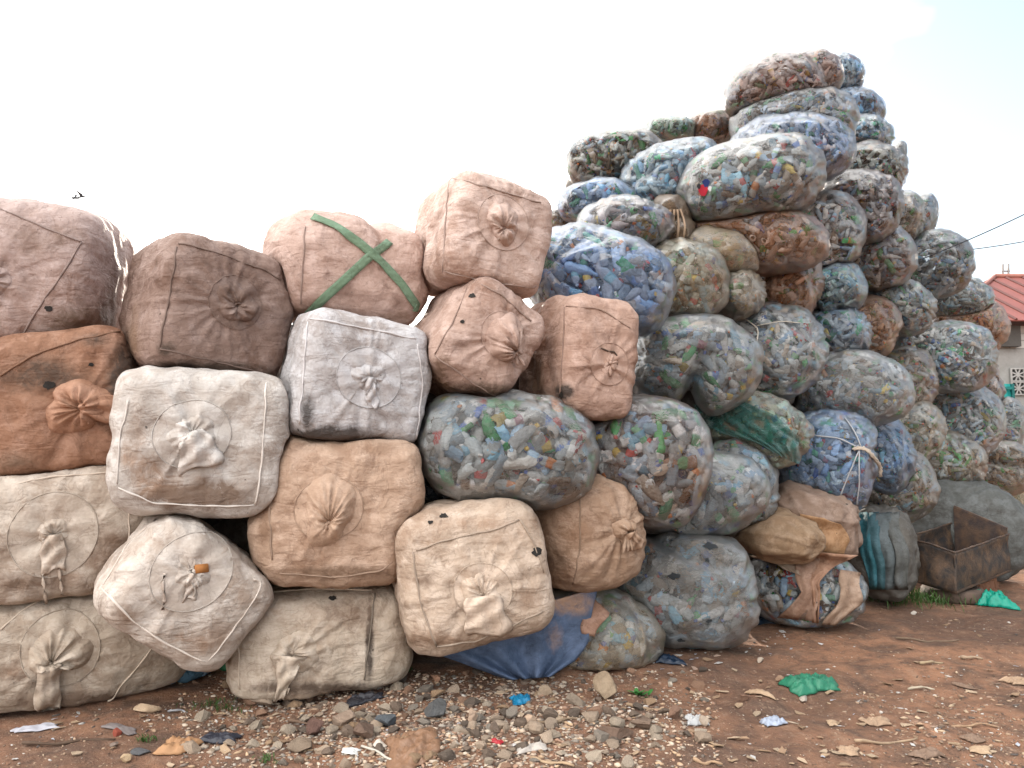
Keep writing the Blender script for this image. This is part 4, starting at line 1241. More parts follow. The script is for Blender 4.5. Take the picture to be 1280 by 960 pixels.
def rock_obj(name, p, size, col, seed, asp=(1, 1, .7), sub=3, rotz=0):
    V, Fc = rock_mesh(name, seed, *asp, sub=sub)
    V *= size
    c, s_ = math.cos(rotz), math.sin(rotz)
    V = V @ np.array([[c, s_, 0], [-s_, c, 0], [0, 0, 1]])
    V[:, 2] -= V[:, 2].min() * .72
    o = mesh_np(name, V + p, Fc, M_STONE, None, origin=p, smooth=False, color=(*col, 1))
    return o


for i, (px, py) in enumerate([(1228, 741), (1240, 733)]):
    p = ground_pt(px, py); mb = MB()
    mb.box(p + dz * .06, (.22, .11, .12), np.array(Matrix.Rotation(.4 + i * .5, 3, 'Z')))
    o = mb.build('brick', M_STONE, None, origin=p, smooth=False, color=(.24, .12, .075, 1))
    tag(o, ['brown brick propping the metal box, beside the teal plastic bag', 'second brick pushed in behind the first, under the metal box'][i], 'brick')


def crumple(name, px, py, w, h, col, mat, label, cat, seed=0, hgt=.5, group=None, solid=.003, fr=6.0, alpha=1.0):
    """a crumpled sheet lying on the earth; w, h in photo px"""
    p = ground_pt(px, py); D = (p - CAM) @ FW; W = w * D / F; 
    Hd = max(h * D / F * 1.7, W * .35)
    n = 25; fr *= 1.5
    U, T = np.meshgrid(np.linspace(-1, 1, n), np.linspace(-1, 1, n), indexing='xy')
    a = np.arctan2(T, U); r = np.maximum(abs(U), abs(T))
    rg = np.random.default_rng(seed)
    e = 1 + .16 * np.sin(2 * a + rg.random() * 6) + .08 * np.sin(3 * a + rg.random() * 6) + .05 * np.sin(7 * a + seed) + .03 * np.sin(13 * a)
    th = rg.uniform(-.5, .5)
    X = U * W / 2 * e; Y = T * Hd / 2 * e
    X, Y = X * math.cos(th) - Y * math.sin(th), X * math.sin(th) + Y * math.cos(th)
    X += p[0]; Y += p[1]
    Q = np.stack([X / W * fr * .6, Y / W * fr * .6, np.full_like(X, seed * 1.7)], -1)
    H = W * hgt * (1 - r ** 4) * (.2 + .45 * (ridge(Q) + .6) + .3 * (ridge(Q * 2.3 + 4) + .3)) * .45
    V = np.stack([X, Y, gz(X, Y) + .008 + np.maximum(H, 0)], -1).reshape(-1, 3)
    o = mesh_np(name, V, grid_faces(n, n), mat, None, origin=p, color=(*col, alpha), solid=solid)
    tag(o, label, cat, group)
    return o


crumple('plastic_bag', 1240, 757, 46, 18, lin(0, 176, 150, .75), M_PLASTIC, 'crumpled teal plastic bag lying beside the old tyre', 'plastic bag', 1, .75)
crumple('net_bag', 1012, 858, 62, 24, lin(66, 164, 128, .6), M_PLASTIC, 'green net bag lying alone on the open red earth', 'net bag', 2, .40, fr=11)
crumple('plastic_rag', 516, 938, 62, 46, lin(184, 142, 112, .6), M_PLASTIC, 'crumpled orange plastic among the stones at the bottom edge', 'rag', 3, .30, fr=9)
crumple('plastic_rag', 456, 876, 50, 14, lin(52, 52, 60, .8), M_PLASTIC, 'black plastic scrap on pale rubble under the squat cream sack', 'plastic scrap', 4, .3)
crumple('plastic_rag', 275, 925, 48, 16, lin(60, 62, 74, .8), M_PLASTIC, 'crumpled dark grey plastic amid wood chips below the blue bottle', 'plastic scrap', 5, .3)
crumple('plastic_rag', 836, 828, 36, 14, lin(30, 50, 74, .8), M_PLASTIC, 'dark navy net scrap at the foot of the milky grey sack', 'plastic scrap', 6, .4)
crumple('plastic_rag', 958, 778, 44, 14, lin(30, 48, 66, .8), M_PLASTIC, 'dark blue rag at the foot of the rag-hung sack', 'rag', 61, .5)
crumple('paper_scrap', 44, 912, 52, 9, lin(205, 205, 215, .8), M_PAPER, 'flat white printed paper under the knotted spout tail', 'paper', 7, .12)
crumple('wrapper', 866, 811, 24, 8, lin(150, 205, 225, .8), M_PAPER, 'white and blue sachet on the soil beside a white paper', 'wrapper', 8, .2)
crumple('paper_scrap', 898, 809, 30, 8, lin(225, 222, 216, .85), M_PAPER, 'creased white paper next to the white and blue sachet', 'paper', 9, .3)
crumple('wrapper', 651, 877, 26, 13, lin(40, 150, 200, .8), M_PLASTIC, 'bright blue wrapper among stones near the tarpaulin hem', 'wrapper', 10, .45)
crumple('paper_scrap', 665, 938, 34, 12, lin(214, 205, 196, .8), M_PAPER, 'folded white paper among the stones by the bottom edge', 'paper', 11, .3)
crumple('wrapper', 621, 929, 14, 6, lin(200, 50, 60, .8), M_PLASTIC, 'tiny red wrapper in the rubble', 'wrapper', 12, .4)
crumple('wrapper', 965, 905, 30, 14, lin(190, 200, 220, .8), M_PLASTIC, 'crumpled white-blue wrapper near a pale stick', 'wrapper', 13, .5)
crumple('wrapper', 870, 903, 28, 9, lin(205, 205, 205, .8), M_PLASTIC, 'clear white plastic cup piece beside a brown stone', 'wrapper', 14, .5)
crumple('paper_scrap', 438, 941, 24, 8, lin(220, 220, 218, .85), M_PAPER, 'flat white foil packet with the long string', 'wrapper', 15, .2)
crumple('plastic_scrap', 1268, 704, 16, 8, lin(225, 225, 222, .85), M_PLASTIC, 'white crumpled plastic by the far end of the box', 'plastic scrap', 16, .7)
crumple('cardboard_scrap', 225, 935, 46, 22, lin(196, 150, 110, .75), M_PAPER, 'torn tan cardboard beside grey slate', 'cardboard', 17, .4)
crumple('cardboard_scrap', 950, 868, 30, 10, lin(200, 170, 140, .75), M_PAPER, 'pale brown cardboard beside the green net bag', 'cardboard', 18, .3)
crumple('plastic_scrap', 885, 760, 30, 6, lin(120, 122, 120, .7), M_PLASTIC, 'clear flattened bottle piece under the milky grey sack', 'plastic scrap', 19, .4)
crumple('plastic_scrap', 150, 912, 44, 8, lin(150, 140, 138, .7), M_PAPER, 'flat grey-brown card on soil below the sagging cream sack', 'cardboard', 20, .12)

# notable stones
for (px, py, s_, col, lab, sd, asp) in [
    (756, 872, .125, (.30, .225, .155), 'large pale angular rock standing by the tarpaulin hem', 21, (.92, .9, 1.15)),
    (184, 890, .075, (.42, .31, .21), 'long pale stone in front of the sagging cream sack', 22, (1.3, .6, .5)),
    (145, 920, .035, (.34, .09, .06), 'red rounded stone on the soil, grey lump under it', 23, (1, 1, 1)),
    (143, 933, .035, (.22, .17, .14), 'grey-brown stone just below the red one', 24, (1, .8, .7)),
    (178, 940, .065, (.10, .10, .105), 'flat dark slate piece at the bottom edge', 25, (1.2, .8, .25)),
    (160, 950, .045, (.45, .33, .21), 'yellowish stone near the slate piece', 26, (1, .8, .7)),
    (545, 893, .17, (.095, .095, .095), 'wide dark grey slab in the rubble', 27, (1.2, .7, .38)),
    (485, 908, .09, (.09, .10, .11), 'dark grey stone touching the wide slab', 28, (1, .9, .7)),
    (430, 908, .10, (.30, .22, .165), 'blocky tan stone with flat top in the rubble', 29, (1.1, .8, .7)),
    (395, 915, .09, (.13, .075, .06), 'dark reddish stone beside the blocky tan one', 30, (1.3, .8, .6)),
    (455, 922, .11, (.15, .10, .075), 'round brown boulder in front of the blocky tan stone', 31, (1, .9, .7)),
    (378, 938, .09, (.20, .15, .11), 'brown rounded stone near the bottom edge of the rubble', 32, (1.1, .9, .6)),
    (475, 934, .055, (.62, .56, .48), 'chalk-white stone beside the orange plastic', 33, (1.2, .8, .5)),
    (320, 880, .11, (.32, .25, .19), 'pale broken stone at the corner of the squat cream sack', 34, (1.5, .7, .5)),
    (710, 812, .05, (.26, .19, .13), 'tan pebble tucked under the burst sack', 35, (1, .8, .7)),
    (526, 816, .065, (.24, .20, .165), 'smooth grey-tan stone at the tip of the tarpaulin', 36, (1.1, .8, .7)),
    (770, 918, .11, (.15, .10, .075), 'broad brown stone right of the rubble edge'.replace('right of', 'past'), 37, (1.2, .9, .5)),
    (805, 910, .10, (.17, .12, .09), 'brown flat stone below the seedling', 38, (1.1, .9, .5)),
    (842, 898, .07, (.20, .12, .085), 'reddish-brown stone near the white cup piece', 39, (1, .8, .8)),
    (880, 905, .055, (.34, .27, .21), 'pale tan stone leaning by the white cup piece', 40, (1, .8, .9)),
    (930, 876, .06, (.22, .13, .09), 'reddish clod on open earth', 41, (1, .8, .6)),
    (1004, 872, .05, (.46, .40, .34), 'pale stone weighing down the green net bag', 42, (1.2, .7, .6)),
    (974, 852, .045, (.33, .22, .15), 'tan stone at the tip of the green net bag', 43, (1.2, .8, .7)),
    (1142, 768, .045, (.45, .40, .35), 'whitish pebble on the soil before the grass', 44, (1.3, .8, .6)),
    (950, 828, .045, (.44, .36, .29), 'pale pebble alone on the dark soil', 45, (1.2, .8, .7)),
    (838, 858, .035, (.46, .40, .33), 'small white pebble beyond the seedling', 46, (1, .8, .7)),
    (660, 905, .06, (.50, .36, .26), 'orange-white stone among the rubble', 47, (1, .8, .7)),
    (590, 905, .07, (.42, .30, .22), 'tall pale pinkish stone in the rubble', 48, (.8, .7, 1)),
    (545, 850, .07, (.36, .20, .13), 'reddish stone at the head of the rubble', 49, (1.4, .8, .5)),
    (720, 880, .08, (.28, .23, .18), 'greyish rounded stone beside the large pale rock', 50, (1.1, .8, .7)),
    (680, 868, .08, (.32, .24, .17), 'brown-tan stone near the blue wrapper', 51, (1.2, .8, .6))]:
    o = rock_obj('stone', ground_pt(px, py), s_ * .8, col, sd, asp, 3, sd)
    tag(o, lab, 'stone')

# rubble: counted stones, then the fine gravel as one mass
rg = np.random.default_rng(11)
protos = []
cols_ = [(.40, .31, .235), (.47, .36, .27), (.23, .17, .13), (.44, .36, .28), (.33, .20, .135), (.16, .125, .10), (.28, .24, .20), (.40, .27, .17)]
for i in range(12):
    V, Fc = rock_mesh('stone', 70 + i, 1, rg.uniform(.65, .95), rg.uniform(.45, .75), 2)
    me = bpy.data.meshes.new('stone'); me.from_pydata(V.tolist(), [], Fc); me.update(); me.materials.append(M_STONE); protos.append(me)


def rubble_px():
    while True:
        px, py = rg.uniform(225, 900), rg.uniform(838, 962)
        dd = ((px - 570) / 300) ** 2 + ((py - 905) / 62) ** 2
        if rg.random() < math.exp(-dd * 1.1): return px, py


ST = [('pale-brown broken stone of the rubble heaped before the cream sacks', 'small stones of the rubble patch')]
for i in range(285):
    px, py = rubble_px(); p = ground_pt(px, py)
    o = bpy.data.objects.new('rubble_stone', protos[i % 12]); COL.objects.link(o)
    s_ = .022 + .050 * rg.random() ** 1.6
    o.scale = (s_, s_, s_); o.location = p + dz * s_ * .25
    o.rotation_euler = (rg.uniform(-.3, .3), rg.uniform(-.3, .3), rg.uniform(0, 6.28)); o.color = (*(np.array(cols_[rg.integers(8)]) * rg.uniform(.8, 1.15)), 1)
    tag(o, ST[0][0], 'stone', ST[0][1])


def scatter_mass(name, n, sampler, smin, smax, label, cat, colf, flat=(.5, .9)):
    Vs, Fs, Cs = [], [], []; k = 0
    base = [rock_mesh('g', 300 + i, 1, .8, .6, 1) for i in range(8)]
    for i in range(n):
        p = sampler(); V, Fc = base[i % 8]
        s_ = smin + (smax - smin) * rg.random() ** 2.5
        a = rg.uniform(0, 6.28); c, s2 = math.cos(a), math.sin(a)
        W = V * np.array([1, rg.uniform(*flat), rg.uniform(.3, .8)]) * s_
        W = W @ np.array([[c, s2, 0], [-s2, c, 0], [0, 0, 1]])
        Vs.append(W + p + dz * s_ * .12); Fs.append(np.array(Fc) + k); k += len(V)
        cc = np.array(colf()); Cs.append(np.tile(np.append(cc, 1), (len(V), 1)))
    t = NT(name)
    at_ = t.n('Attribute', attribute_name='col'); p_ = t.n('BsdfPrincipled'); t.l(at_.outputs['Color'], p_.inputs['Base Color']); p_.inputs['Roughness'].default_value = .9
    o = mesh_np(name, np.vstack(Vs), np.vstack(Fs), t.done(p_.outputs[0]), None, origin=(0, 0, 0), smooth=False, cols=np.vstack(Cs))
    tag(o, label, cat, kind='stuff')


def rub_pt(): return ground_pt(*rubble_px())
def open_pt():
    while True:
        px, py = rg.uniform(-20, 1300), 700 + 262 * rg.random() ** .8
        if py > np.interp(px, [0, 230, 480, 700, 830, 1075, 1280], [895, 880, 850, 840, 815, 770, 700]): return ground_pt(px, py)
def gcol():
    return np.array(cols_[rg.integers(8)]) * rg.uniform(.7, 1.25)
def gcol2():
    r_ = rg.random()
    if r_ < .07: return np.array((.50, .45, .39)) * rg.uniform(.6, 1.1)
    return np.array([(.20, .11, .07), (.13, .08, .055), (.28, .19, .13), (.35, .24, .16)][rg.integers(4)]) * rg.uniform(.7, 1.2)


scatter_mass('gravel', 3400, rub_pt, .007, .034, 'fine gravel and grit of the rubble patch', 'gravel', gcol)
scatter_mass('gravel', 2600, rub_pt, .012, .032, 'broken stone chips filling the rubble patch', 'gravel', gcol, (.6, .9))
scatter_mass('grit', 5200, open_pt, .003, .016, 'loose grit and clods strewn over the red earth', 'grit', gcol2)

def lcol():
    return np.array([(.42, .31, .21), (.30, .20, .13), (.46, .42, .38), (.10, .08, .07), (.36, .25, .17), (.22, .15, .11), (.26, .17, .12), (.16, .11, .08)][rg.integers(8)]) * rg.uniform(.7, 1.2)
def litter_pt():
    while True:
        p = debris_pt()
        if noise(np.array([[p[0] * 1.3, p[1] * 1.3, 3.0]]))[0] > rg.uniform(-.25, .7): return p
def debris_pt():
    while True:
        p = open_pt()
        if rg.random() < math.exp(-((p[1] - 4.2) / 2.2) ** 2) + .15: return p
scatter_mass('litter', 1900, litter_pt, .008, .034, 'small trodden flakes of wood, card and plastic over the earth', 'litter', lcol, (.25, .7))
# chips, scraps, sticks
def stick(px, py, L, ang, r_, col, label, cat='stick', group=None, bend=.1):
    p = ground_pt(px, py); n = 9; u = np.linspace(-.5, .5, n)
    P = np.stack([p[0] + L * u * math.cos(ang) - bend * L * (u * u) * math.sin(ang), p[1] + L * u * math.sin(ang) + bend * L * u * u * math.cos(ang) + .01 * np.sin(9 * u), np.zeros(n)], 1)
    P[:, 2] = gz(P[:, 0], P[:, 1]) + r_ * .8 + .008 * np.sin(5 * u + px)
    r_ *= .62; col = np.array(col) * .8
    mb = MB(); mb.tube(P, r_ * (1 + .25 * np.sin(np.arange(n) * 2.1)) * np.linspace(1.1, .7, n), 6)
    o = mb.build('stick', M_WOOD, None, origin=p, color=(*col, 1)); tag(o, label, cat, group); return o


for (px, py, L, a, r_, c, lab) in [
    (1110, 930, .38, .30, .012, (.46, .33, .22), 'long pale stick lying across a heap of bark by the bottom edge'),
    (1165, 830, .20, .35, .016, (.45, .34, .22), 'thick splintered stick on the open earth'),
    (1152, 862, .16, .05, .012, (.55, .47, .36), 'straight whitish splint on the red earth'),
    (1220, 908, .24, -.05, .010, (.42, .28, .18), 'thin brown stick at the earth edge by bark'),
    (1215, 825, .14, -.15, .018, (.45, .33, .23), 'short stub of pale wood beyond the splint'),
    (808, 887, .22, -.06, .013, (.44, .31, .20), 'flat wooden splinter pointing at the seedling'),
    (700, 905, .30, .35, .013, (.30, .22, .15), 'brown stick resting on the rubble stones'),
    (400, 905, .35, .05, .012, (.20, .13, .09), 'dark crooked stick over the rubble'),
    (885, 955, .13, -.1, .013, (.45, .30, .19), 'short tan chip of wood by the bottom edge'),
    (690, 955, .22, -.5, .013, (.48, .34, .22), 'tan strip of wood at the bottom edge of the rubble'),
    (1160, 803, .45, -.12, .012, (.24, .17, .12), 'dark twig on soil before the metal box'),
    (975, 905, .20, .0, .008, (.50, .40, .30), 'thin pale twig beside the crumpled white-blue wrapper'),
    (85, 930, .45, .12, .012, (.13, .085, .06), 'dark branch half sunk in soil below the paper'),
    (222, 891, .11, .1, .010, (.42, .42, .44), 'small grey plastic strip next to the long pale stone')]:
    stick(px, py, L, a, r_, c, lab)


def chip_group(n, name, label, cat, group, cols, wmin, wmax, sampler, thick, mat):
    rr = np.random.default_rng(len(name) + n)
    mes = []
    for i in range(6):
        k = 7; th = np.sort(rr.uniform(0, 6.28, k)); r_ = rr.uniform(.6, 1.1, k)
        top = [(r_[j] * math.cos(th[j]), .55 * r_[j] * math.sin(th[j]), thick * (1 + .8 * math.sin(3 * th[j]))) for j in range(k)]
        bot = [(x, y, z - thick * .7) for x, y, z in top]
        Fc = [tuple(range(k)), tuple(range(2 * k - 1, k - 1, -1))] + [(j, j + k, (j + 1) % k + k, (j + 1) % k) for j in range(k)]
        me = bpy.data.meshes.new(name); me.from_pydata(top + bot, [], Fc); me.update(); me.materials.append(mat); mes.append(me)
    for i in range(n):
        p = sampler(); o = bpy.data.objects.new(name, mes[i % 6]); COL.objects.link(o)
        s_ = rr.uniform(wmin, wmax); o.scale = (s_, s_, s_); o.location = p + dz * .006
        o.rotation_euler = (rr.uniform(-.25, .25), rr.uniform(-.25, .25), rr.uniform(0, 6.28))
        o.color = (*(np.array(cols[rr.integers(len(cols))]) * rr.uniform(.8, 1.1)), 1)
        tag(o, label, cat, group)


def debris_pt():
    while True:
        p = open_pt()
        if rg.random() < math.exp(-((p[1] - 4.2) / 2.2) ** 2) + .15: return p
def shore_pt():
    px = rg.uniform(820, 1110); return ground_pt(px, np.interp(px, [820, 940, 1110], [822, 795, 765]) + rg.uniform(0, 26))


chip_group(130, 'wood_chip', 'thin tan wood chip lying loose on the earth', 'wood chip', 'wood chips on the earth', [(.45, .32, .21), (.36, .24, .155), (.50, .38, .27)], .018, .055, debris_pt, .12, M_WOOD)
chip_group(75, 'paper_scrap', 'tiny white paper or plastic flake dropped on the earth', 'paper scrap', 'white flakes on the earth', [(.62, .60, .57), (.52, .50, .48), (.5, .52, .58)], .010, .026, debris_pt, .1, M_PAPER)
chip_group(30, 'paper_scrap', 'white shred of plastic along the foot of the bottle sacks', 'paper scrap', 'white shreds at the foot of the heap', [(.62, .60, .58), (.45, .45, .5), (.5, .36, .28)], .015, .04, shore_pt, .1, M_PAPER)
for i, (px, py, w_, h_) in enumerate([(q_[0], q_[1], q_[2] * .6, q_[3] * .7) for q_ in [(1060, 940, 44, 16), (1160, 945, 60, 18), (1225, 940, 40, 14), (1095, 905, 52, 16), (1215, 925, 36, 16), (1040, 905, 20, 16), (1275, 855, 60, 14), (1205, 860, 40, 10)]]):
    crumple('bark_piece', px, py, w_, h_, np.array([(.36, .25, .17), (.22, .15, .11), (.42, .30, .2)][i % 3]), M_WOOD, ['pale flake of bark beside the long stick', 'dark bark heap under the tip of the long stick', 'grey-brown bark flake by the bottom corner', 'tan curled husk near the middle of the open earth', 'dry brown husk under the thin brown stick', 'upright pale husk on the red earth', 'rusty clump of fibres at the earth edge', 'dark fibrous scrap by the straight splint'][i], 'bark', 80 + i, .35)

# string on the ground
p_ = [ground_pt(x, y) + dz * .014 for x, y in densify([(452, 936), (470, 942), (488, 950), (505, 962)], 5)]
mb = MB(); mb.tube(p_, .006, 6); tag(mb.build('string', M_CORD, None, origin=p_[0], color=(.5, .46, .4, 1)), 'white string trailing from the foil packet', 'string')

# loose bottles under the sacks
def loose_bottle(px, py, ax, col, label, r_=.045, L=.30):
    p = ground_pt(px, py) + dz * r_
    prof, ns = lathe_profile(True); A = np.array(ax, float); A /= np.linalg.norm(A)
    B = np.cross(A, dz); B /= np.linalg.norm(B); C2 = np.cross(A, B)
    th = np.arange(20) * 2 * math.pi / 20
    def part(rows, root, nm, c):
        V = np.concatenate([[p + A * ((z - .5) * L) + r_ * q * (1 + .05 * math.sin(3 * a + 9 * z)) * (math.cos(a) * B + math.sin(a) * C2) for a in th] for z, q in rows])
        n = len(rows)
        Fc = [(i * 20 + j, i * 20 + (j + 1) % 20, (i + 1) * 20 + (j + 1) % 20, (i + 1) * 20 + j) for i in range(n - 1) for j in range(20)] + [tuple(range(20)), tuple((n - 1) * 20 + j for j in range(20))]
        C = np.tile((*c[:3], c[3]), (len(V), 1))
        return mesh_np(nm, V, Fc, M_BOT, root, cols=C)
    root = tag(empty('plastic_bottle', p - dz * r_), label, 'bottle')
    part([tuple(q) for q in prof[:11]], root, 'body', col)
    part([(z, q * 1.15) for z, q in prof[11:]], root, 'cap', (.35, .5, .65, .9))


loose_bottle(236, 852, (-.25, -.95, -.0), (.16, .32, .46, .6), 'blue-tinted bottle with its end poking out beneath the cornered off-white sack', .06, .36)
loose_bottle(258, 842, (.2, -.9, 0), (.08, .20, .42, .6), 'darker blue bottle deeper in the gap behind the blue-tinted one', .045, .3)
loose_bottle(280, 838, (.7, -.6, 0), (.08, .3, .15, .6), 'green bottle in shade against the squat cream sack', .04, .26)

# plants
def leaf_cluster(px, py, n, L, w_, col, name, label, cat, spread, up, seed):
    p = ground_pt(px, py); rr = np.random.default_rng(seed); V = []; Fc = []
    for i in range(n):
        a = rr.uniform(0, 6.28); l = L * rr.uniform(.5, 1.1); u0 = up * rr.uniform(.6, 1.2)
        b = p + np.array([rr.normal() * spread, rr.normal() * spread * .6, 0]); b[2] = gz(b[0], b[1])
        d = np.array([math.cos(a), math.sin(a), 0]); s_ = np.array([-d[1], d[0], 0])
        k0 = len(V)
        for k, (t_, ww) in enumerate([(0, .3), (.35, 1), (.7, .8), (1, .05)]):
            c = b + d * l * t_ * (1 - .4 * u0) + dz * (l * u0 * (t_ - .45 * t_ * t_) + .004)
            V += [c + s_ * w_ * ww, c - s_ * w_ * ww]
            if k: Fc.append((k0 + 2 * k - 2, k0 + 2 * k - 1, k0 + 2 * k + 1, k0 + 2 * k))
    o = mesh_np(name, np.array(V), Fc, M_LEAF, None, origin=p, color=(*col, 1))
    return tag(o, label, cat)


leaf_cluster(802, 870, 16, .075, .014, (.06, .22, .05), 'seedling', 'small bright green seedling beside the large pale rock', 'seedling', .02, .7, 1)
leaf_cluster(1150, 752, 420, .16, .004, (.05, .11, .025), 'grass_tuft', 'wide tuft of grass growing in front of the old tyre', 'grass', .22, 1.3, 2)['kind'] = 'stuff'
leaf_cluster(1118, 748, 160, .13, .004, (.055, .12, .03), 'grass_tuft', 'grass tuft by the teal draped cloth', 'grass', .12, 1.3, 3)['kind'] = 'stuff'
leaf_cluster(268, 884, 90, .06, .003, (.06, .11, .03), 'grass_tuft', 'sparse grass beneath the blue-tinted bottle', 'grass', .07, 1.2, 4)['kind'] = 'stuff'
leaf_cluster(184, 927, 50, .04, .003, (.06, .12, .03), 'grass_tuft', 'tiny grass patch near the red rounded stone', 'grass', .03, 1.2, 5)['kind'] = 'stuff'
leaf_cluster(332, 952, 40, .04, .003, (.06, .12, .03), 'grass_tuft', 'tiny grass patch at the bottom edge of the rubble', 'grass', .03, 1.2, 6)['kind'] = 'stuff'
leaf_cluster(500, 838, 40, .05, .004, (.05, .11, .03), 'grass_tuft', 'dark weeds in the shade behind the rubble', 'weeds', .06, 1.0, 7)['kind'] = 'stuff'

# ------------------------------------------------------------------ house, gate, wires, birds
HD = 18.0
def hp(px, py, D=HD): return at(px, py, D)


hroot = tag(empty('house', np.array([hp(1300, 600)[0], hp(1300, 600)[1] + 1, 0])), 'grey block house with red metal hip roof beyond the heap', 'house')
x0 = hp(1246, 450)[0]; x1 = x0 + 9; yw = hp(1246, 450)[1]; ztop = hp(1250, 405)[2]; zlow = hp(1250, 434)[2]
mb = MB()
mb.box(((x0 + x1) / 2, yw + 4.2, zlow / 2), (x1 - x0, 8.0, zlow)); mb.build('wall', M_CONC, hroot, smooth=False, color=(.30, .295, .285, 1))
mb = MB()
for r_ in range(3):
    for i in range(22):
        ww = .40; xx = x0 + .05 + .41 * i + (.2 if r_ % 2 else 0)
        if xx > x1: continue
        mb.box((xx + ww / 2, yw + .32, zlow + .004 + (r_ + .5) * (ztop - zlow) / 3), (ww - .012, .22, (ztop - zlow) / 3 - .012))
mb.build('block_course', M_CONC, hroot, smooth=False, color=(.50, .49, .47, 1))
mb = MB(); mb.box(((x0 + .33), yw + .12, (zlow + ztop) / 2), (.55, .2, ztop - zlow - .05)); mb.build('roof_gap_shade', M_CONC, hroot, smooth=False, color=(.10, .095, .09, 1))  # solid dark box, coloured as the shade in the gap under the roof
# hip roof of folded sheet
ap = hp(1244, 348, HD + 3.0); ez = ztop + .02
ex0 = hp(1196, 405)[0] - .4; ex1 = x1 + .5; ey0 = yw - .35; ey1 = yw + 8.6
rid = np.array([ap[0] + 4.2, ap[1], ap[2]])
c00 = np.array([ex0, ey0, ez]); c10 = np.array([ex1 + 1, ey0, ez]); c01 = np.array([ex0, ey1, ez]); c11 = np.array([ex1 + 1, ey1, ez])
def roof_face(P0, P1, T0, T1, nrib, nm):
    mb = MB(); n = np.cross(P1 - P0, T0 - P0); n /= np.linalg.norm(n)
    if n[2] < 0: n = -n
    mb.quadbox([P0, P1, T1, T0 + (T1 - T0) * .001], n * .03)
    o = mb.build(nm, M_ROOF, hroot, smooth=False, color=(*lin(172, 100, 90, .58), 1))
    mb = MB()
    e = (P1 - P0); L = np.linalg.norm(e); e = e / L; up = (T0 + T1) / 2 - (P0 + P1) / 2; up -= e * (up @ e)
    H = np.linalg.norm(up); up /= H
    a0 = (T0 - P0) @ e; a1 = (T1 - P0) @ e
    for i in range(nrib):
        s_ = L * (i + .5) / nrib
        if s_ < a0: h = H * s_ / a0
        elif s_ > a1: h = H * (L - s_) / (L - a1)
        else: h = H
        b0 = P0 + e * s_ + n * .045; mb.tube([b0, b0 + up * h], .035, 4)
    r_ = mb.build('roof_rib', M_ROOF, None, origin=np.array(hroot.location), smooth=False, color=(*lin(128, 66, 58, .5), 1)); r_.location = (0, 0, 0); r_.parent = o
    return o
roof_face(c00, c10, ap, rid, 26, 'roof'); roof_face(c01, c00, ap, ap + np.array([0, -.01, 0]), 22, 'roof'); roof_face(c11, c01, rid, ap, 26, 'roof')
mb = MB(); mb.tube([c00 + dz * .05, ap + dz * .06], .06, 6); mb.tube([ap + dz * .06, rid + dz * .06], .07, 6)
mb.build('ridge_cap', M_ROOF, hroot, color=(*lin(184, 118, 102, .6), 1))
# patterned vent blocks
for k in range(2):
    for m_ in range(2):
        zc = hp(1276, 468 + 17 * k)[2]; xc = hp(1275, 460)[0] + .02 + m_ * .34; s_ = .15
        mb = MB(); yy = yw + .18
        mb.box((xc, yy - .015, zc), (.31, .02, .29)); bk = mb.build('vent_dark_back', M_CONC, hroot, smooth=False, color=(.035, .035, .035, 1))  # backing plate coloured near-black as the shade inside the vent
        mb = MB(); yy -= .04
        for sx in (-1, 1): mb.box((xc + sx * s_, yy, zc), (.03, .04, .32))
        for sz in (-1, 1): mb.box((xc, yy, zc + sz * .145), (.27, .04, .03))
        for i in range(4):
            a = i * math.pi / 4 + .39; mb.box((xc, yy - .001 * i, zc), (.30, .03, .028), np.array(Matrix.Rotation(a, 3, 'Y')))
        g_ = mb.build('vent_grille', M_CONC, None, origin=np.array(hroot.location), smooth=False, color=(.36, .35, .34, 1)); g_.location = (0, 0, 0); g_.parent = bk
mb = MB(); zc = hp(1270, 515)[2]; mb.box(((x0 + x1) / 2, yw + .18, zc), (x1 - x0 + .02, .06, .05)); mb.build('ledge', M_CONC, hroot, smooth=False, color=(.27, .265, .26, 1))

g0 = tag(empty('gate', np.array([hp(1240, 520)[0], yw - .3, 0])), 'turquoise corrugated metal gate against the grey house wall', 'gate')
gx0 = hp(1205, 500, HD - .3)[0]; gx1 = hp(1262, 500, HD - .3)[0]; gt = hp(1250, 480, HD - .3)[2]; n = 60
xs_ = np.linspace(gx0, gx1, n); V = np.concatenate([np.stack([xs_, yw - .3 + .02 * np.sign(np.sin(xs_ * 40)), np.full(n, z)], 1) for z in (.05, gt)])
mesh_np('corrugated_sheet', V, grid_faces(2, n), M_ROOF, g0, smooth=False, color=(*lin(30, 150, 145, .7), 1), solid=.004)
mb = MB(); mb.box((gx1 + .03, yw - .3, gt / 2), (.06, .06, gt)); mb.build('post', M_ROOF, g0, smooth=False, color=(*lin(20, 110, 108, .7), 1))
mb = MB(); mb.box(((gx0 + gx1) / 2, yw - .345, gt - .1), (gx1 - gx0, .04, .06)); mb.build('rail', M_ROOF, g0, smooth=False, color=(*lin(24, 124, 120, .7), 1))

mr_ = tag(empty('steel_mast', hp(1257, 362, HD + 7)), 'two thin steel uprights with cross pieces behind the red roof', 'mast')
for px in (1253.5, 1260.5):
    mb = MB(); mb.tube([hp(px, 400, HD + 7), hp(px, 330, HD + 7)], .035, 5); mb.build('upright', M_RUST, mr_, color=(.25, .24, .24, 1))
for py in (339, 372):
    mb = MB(); mb.tube([hp(1252, py, HD + 7), hp(1262, py, HD + 7)], .03, 5); mb.build('cross_piece', M_RUST, mr_, color=(.25, .24, .24, 1))

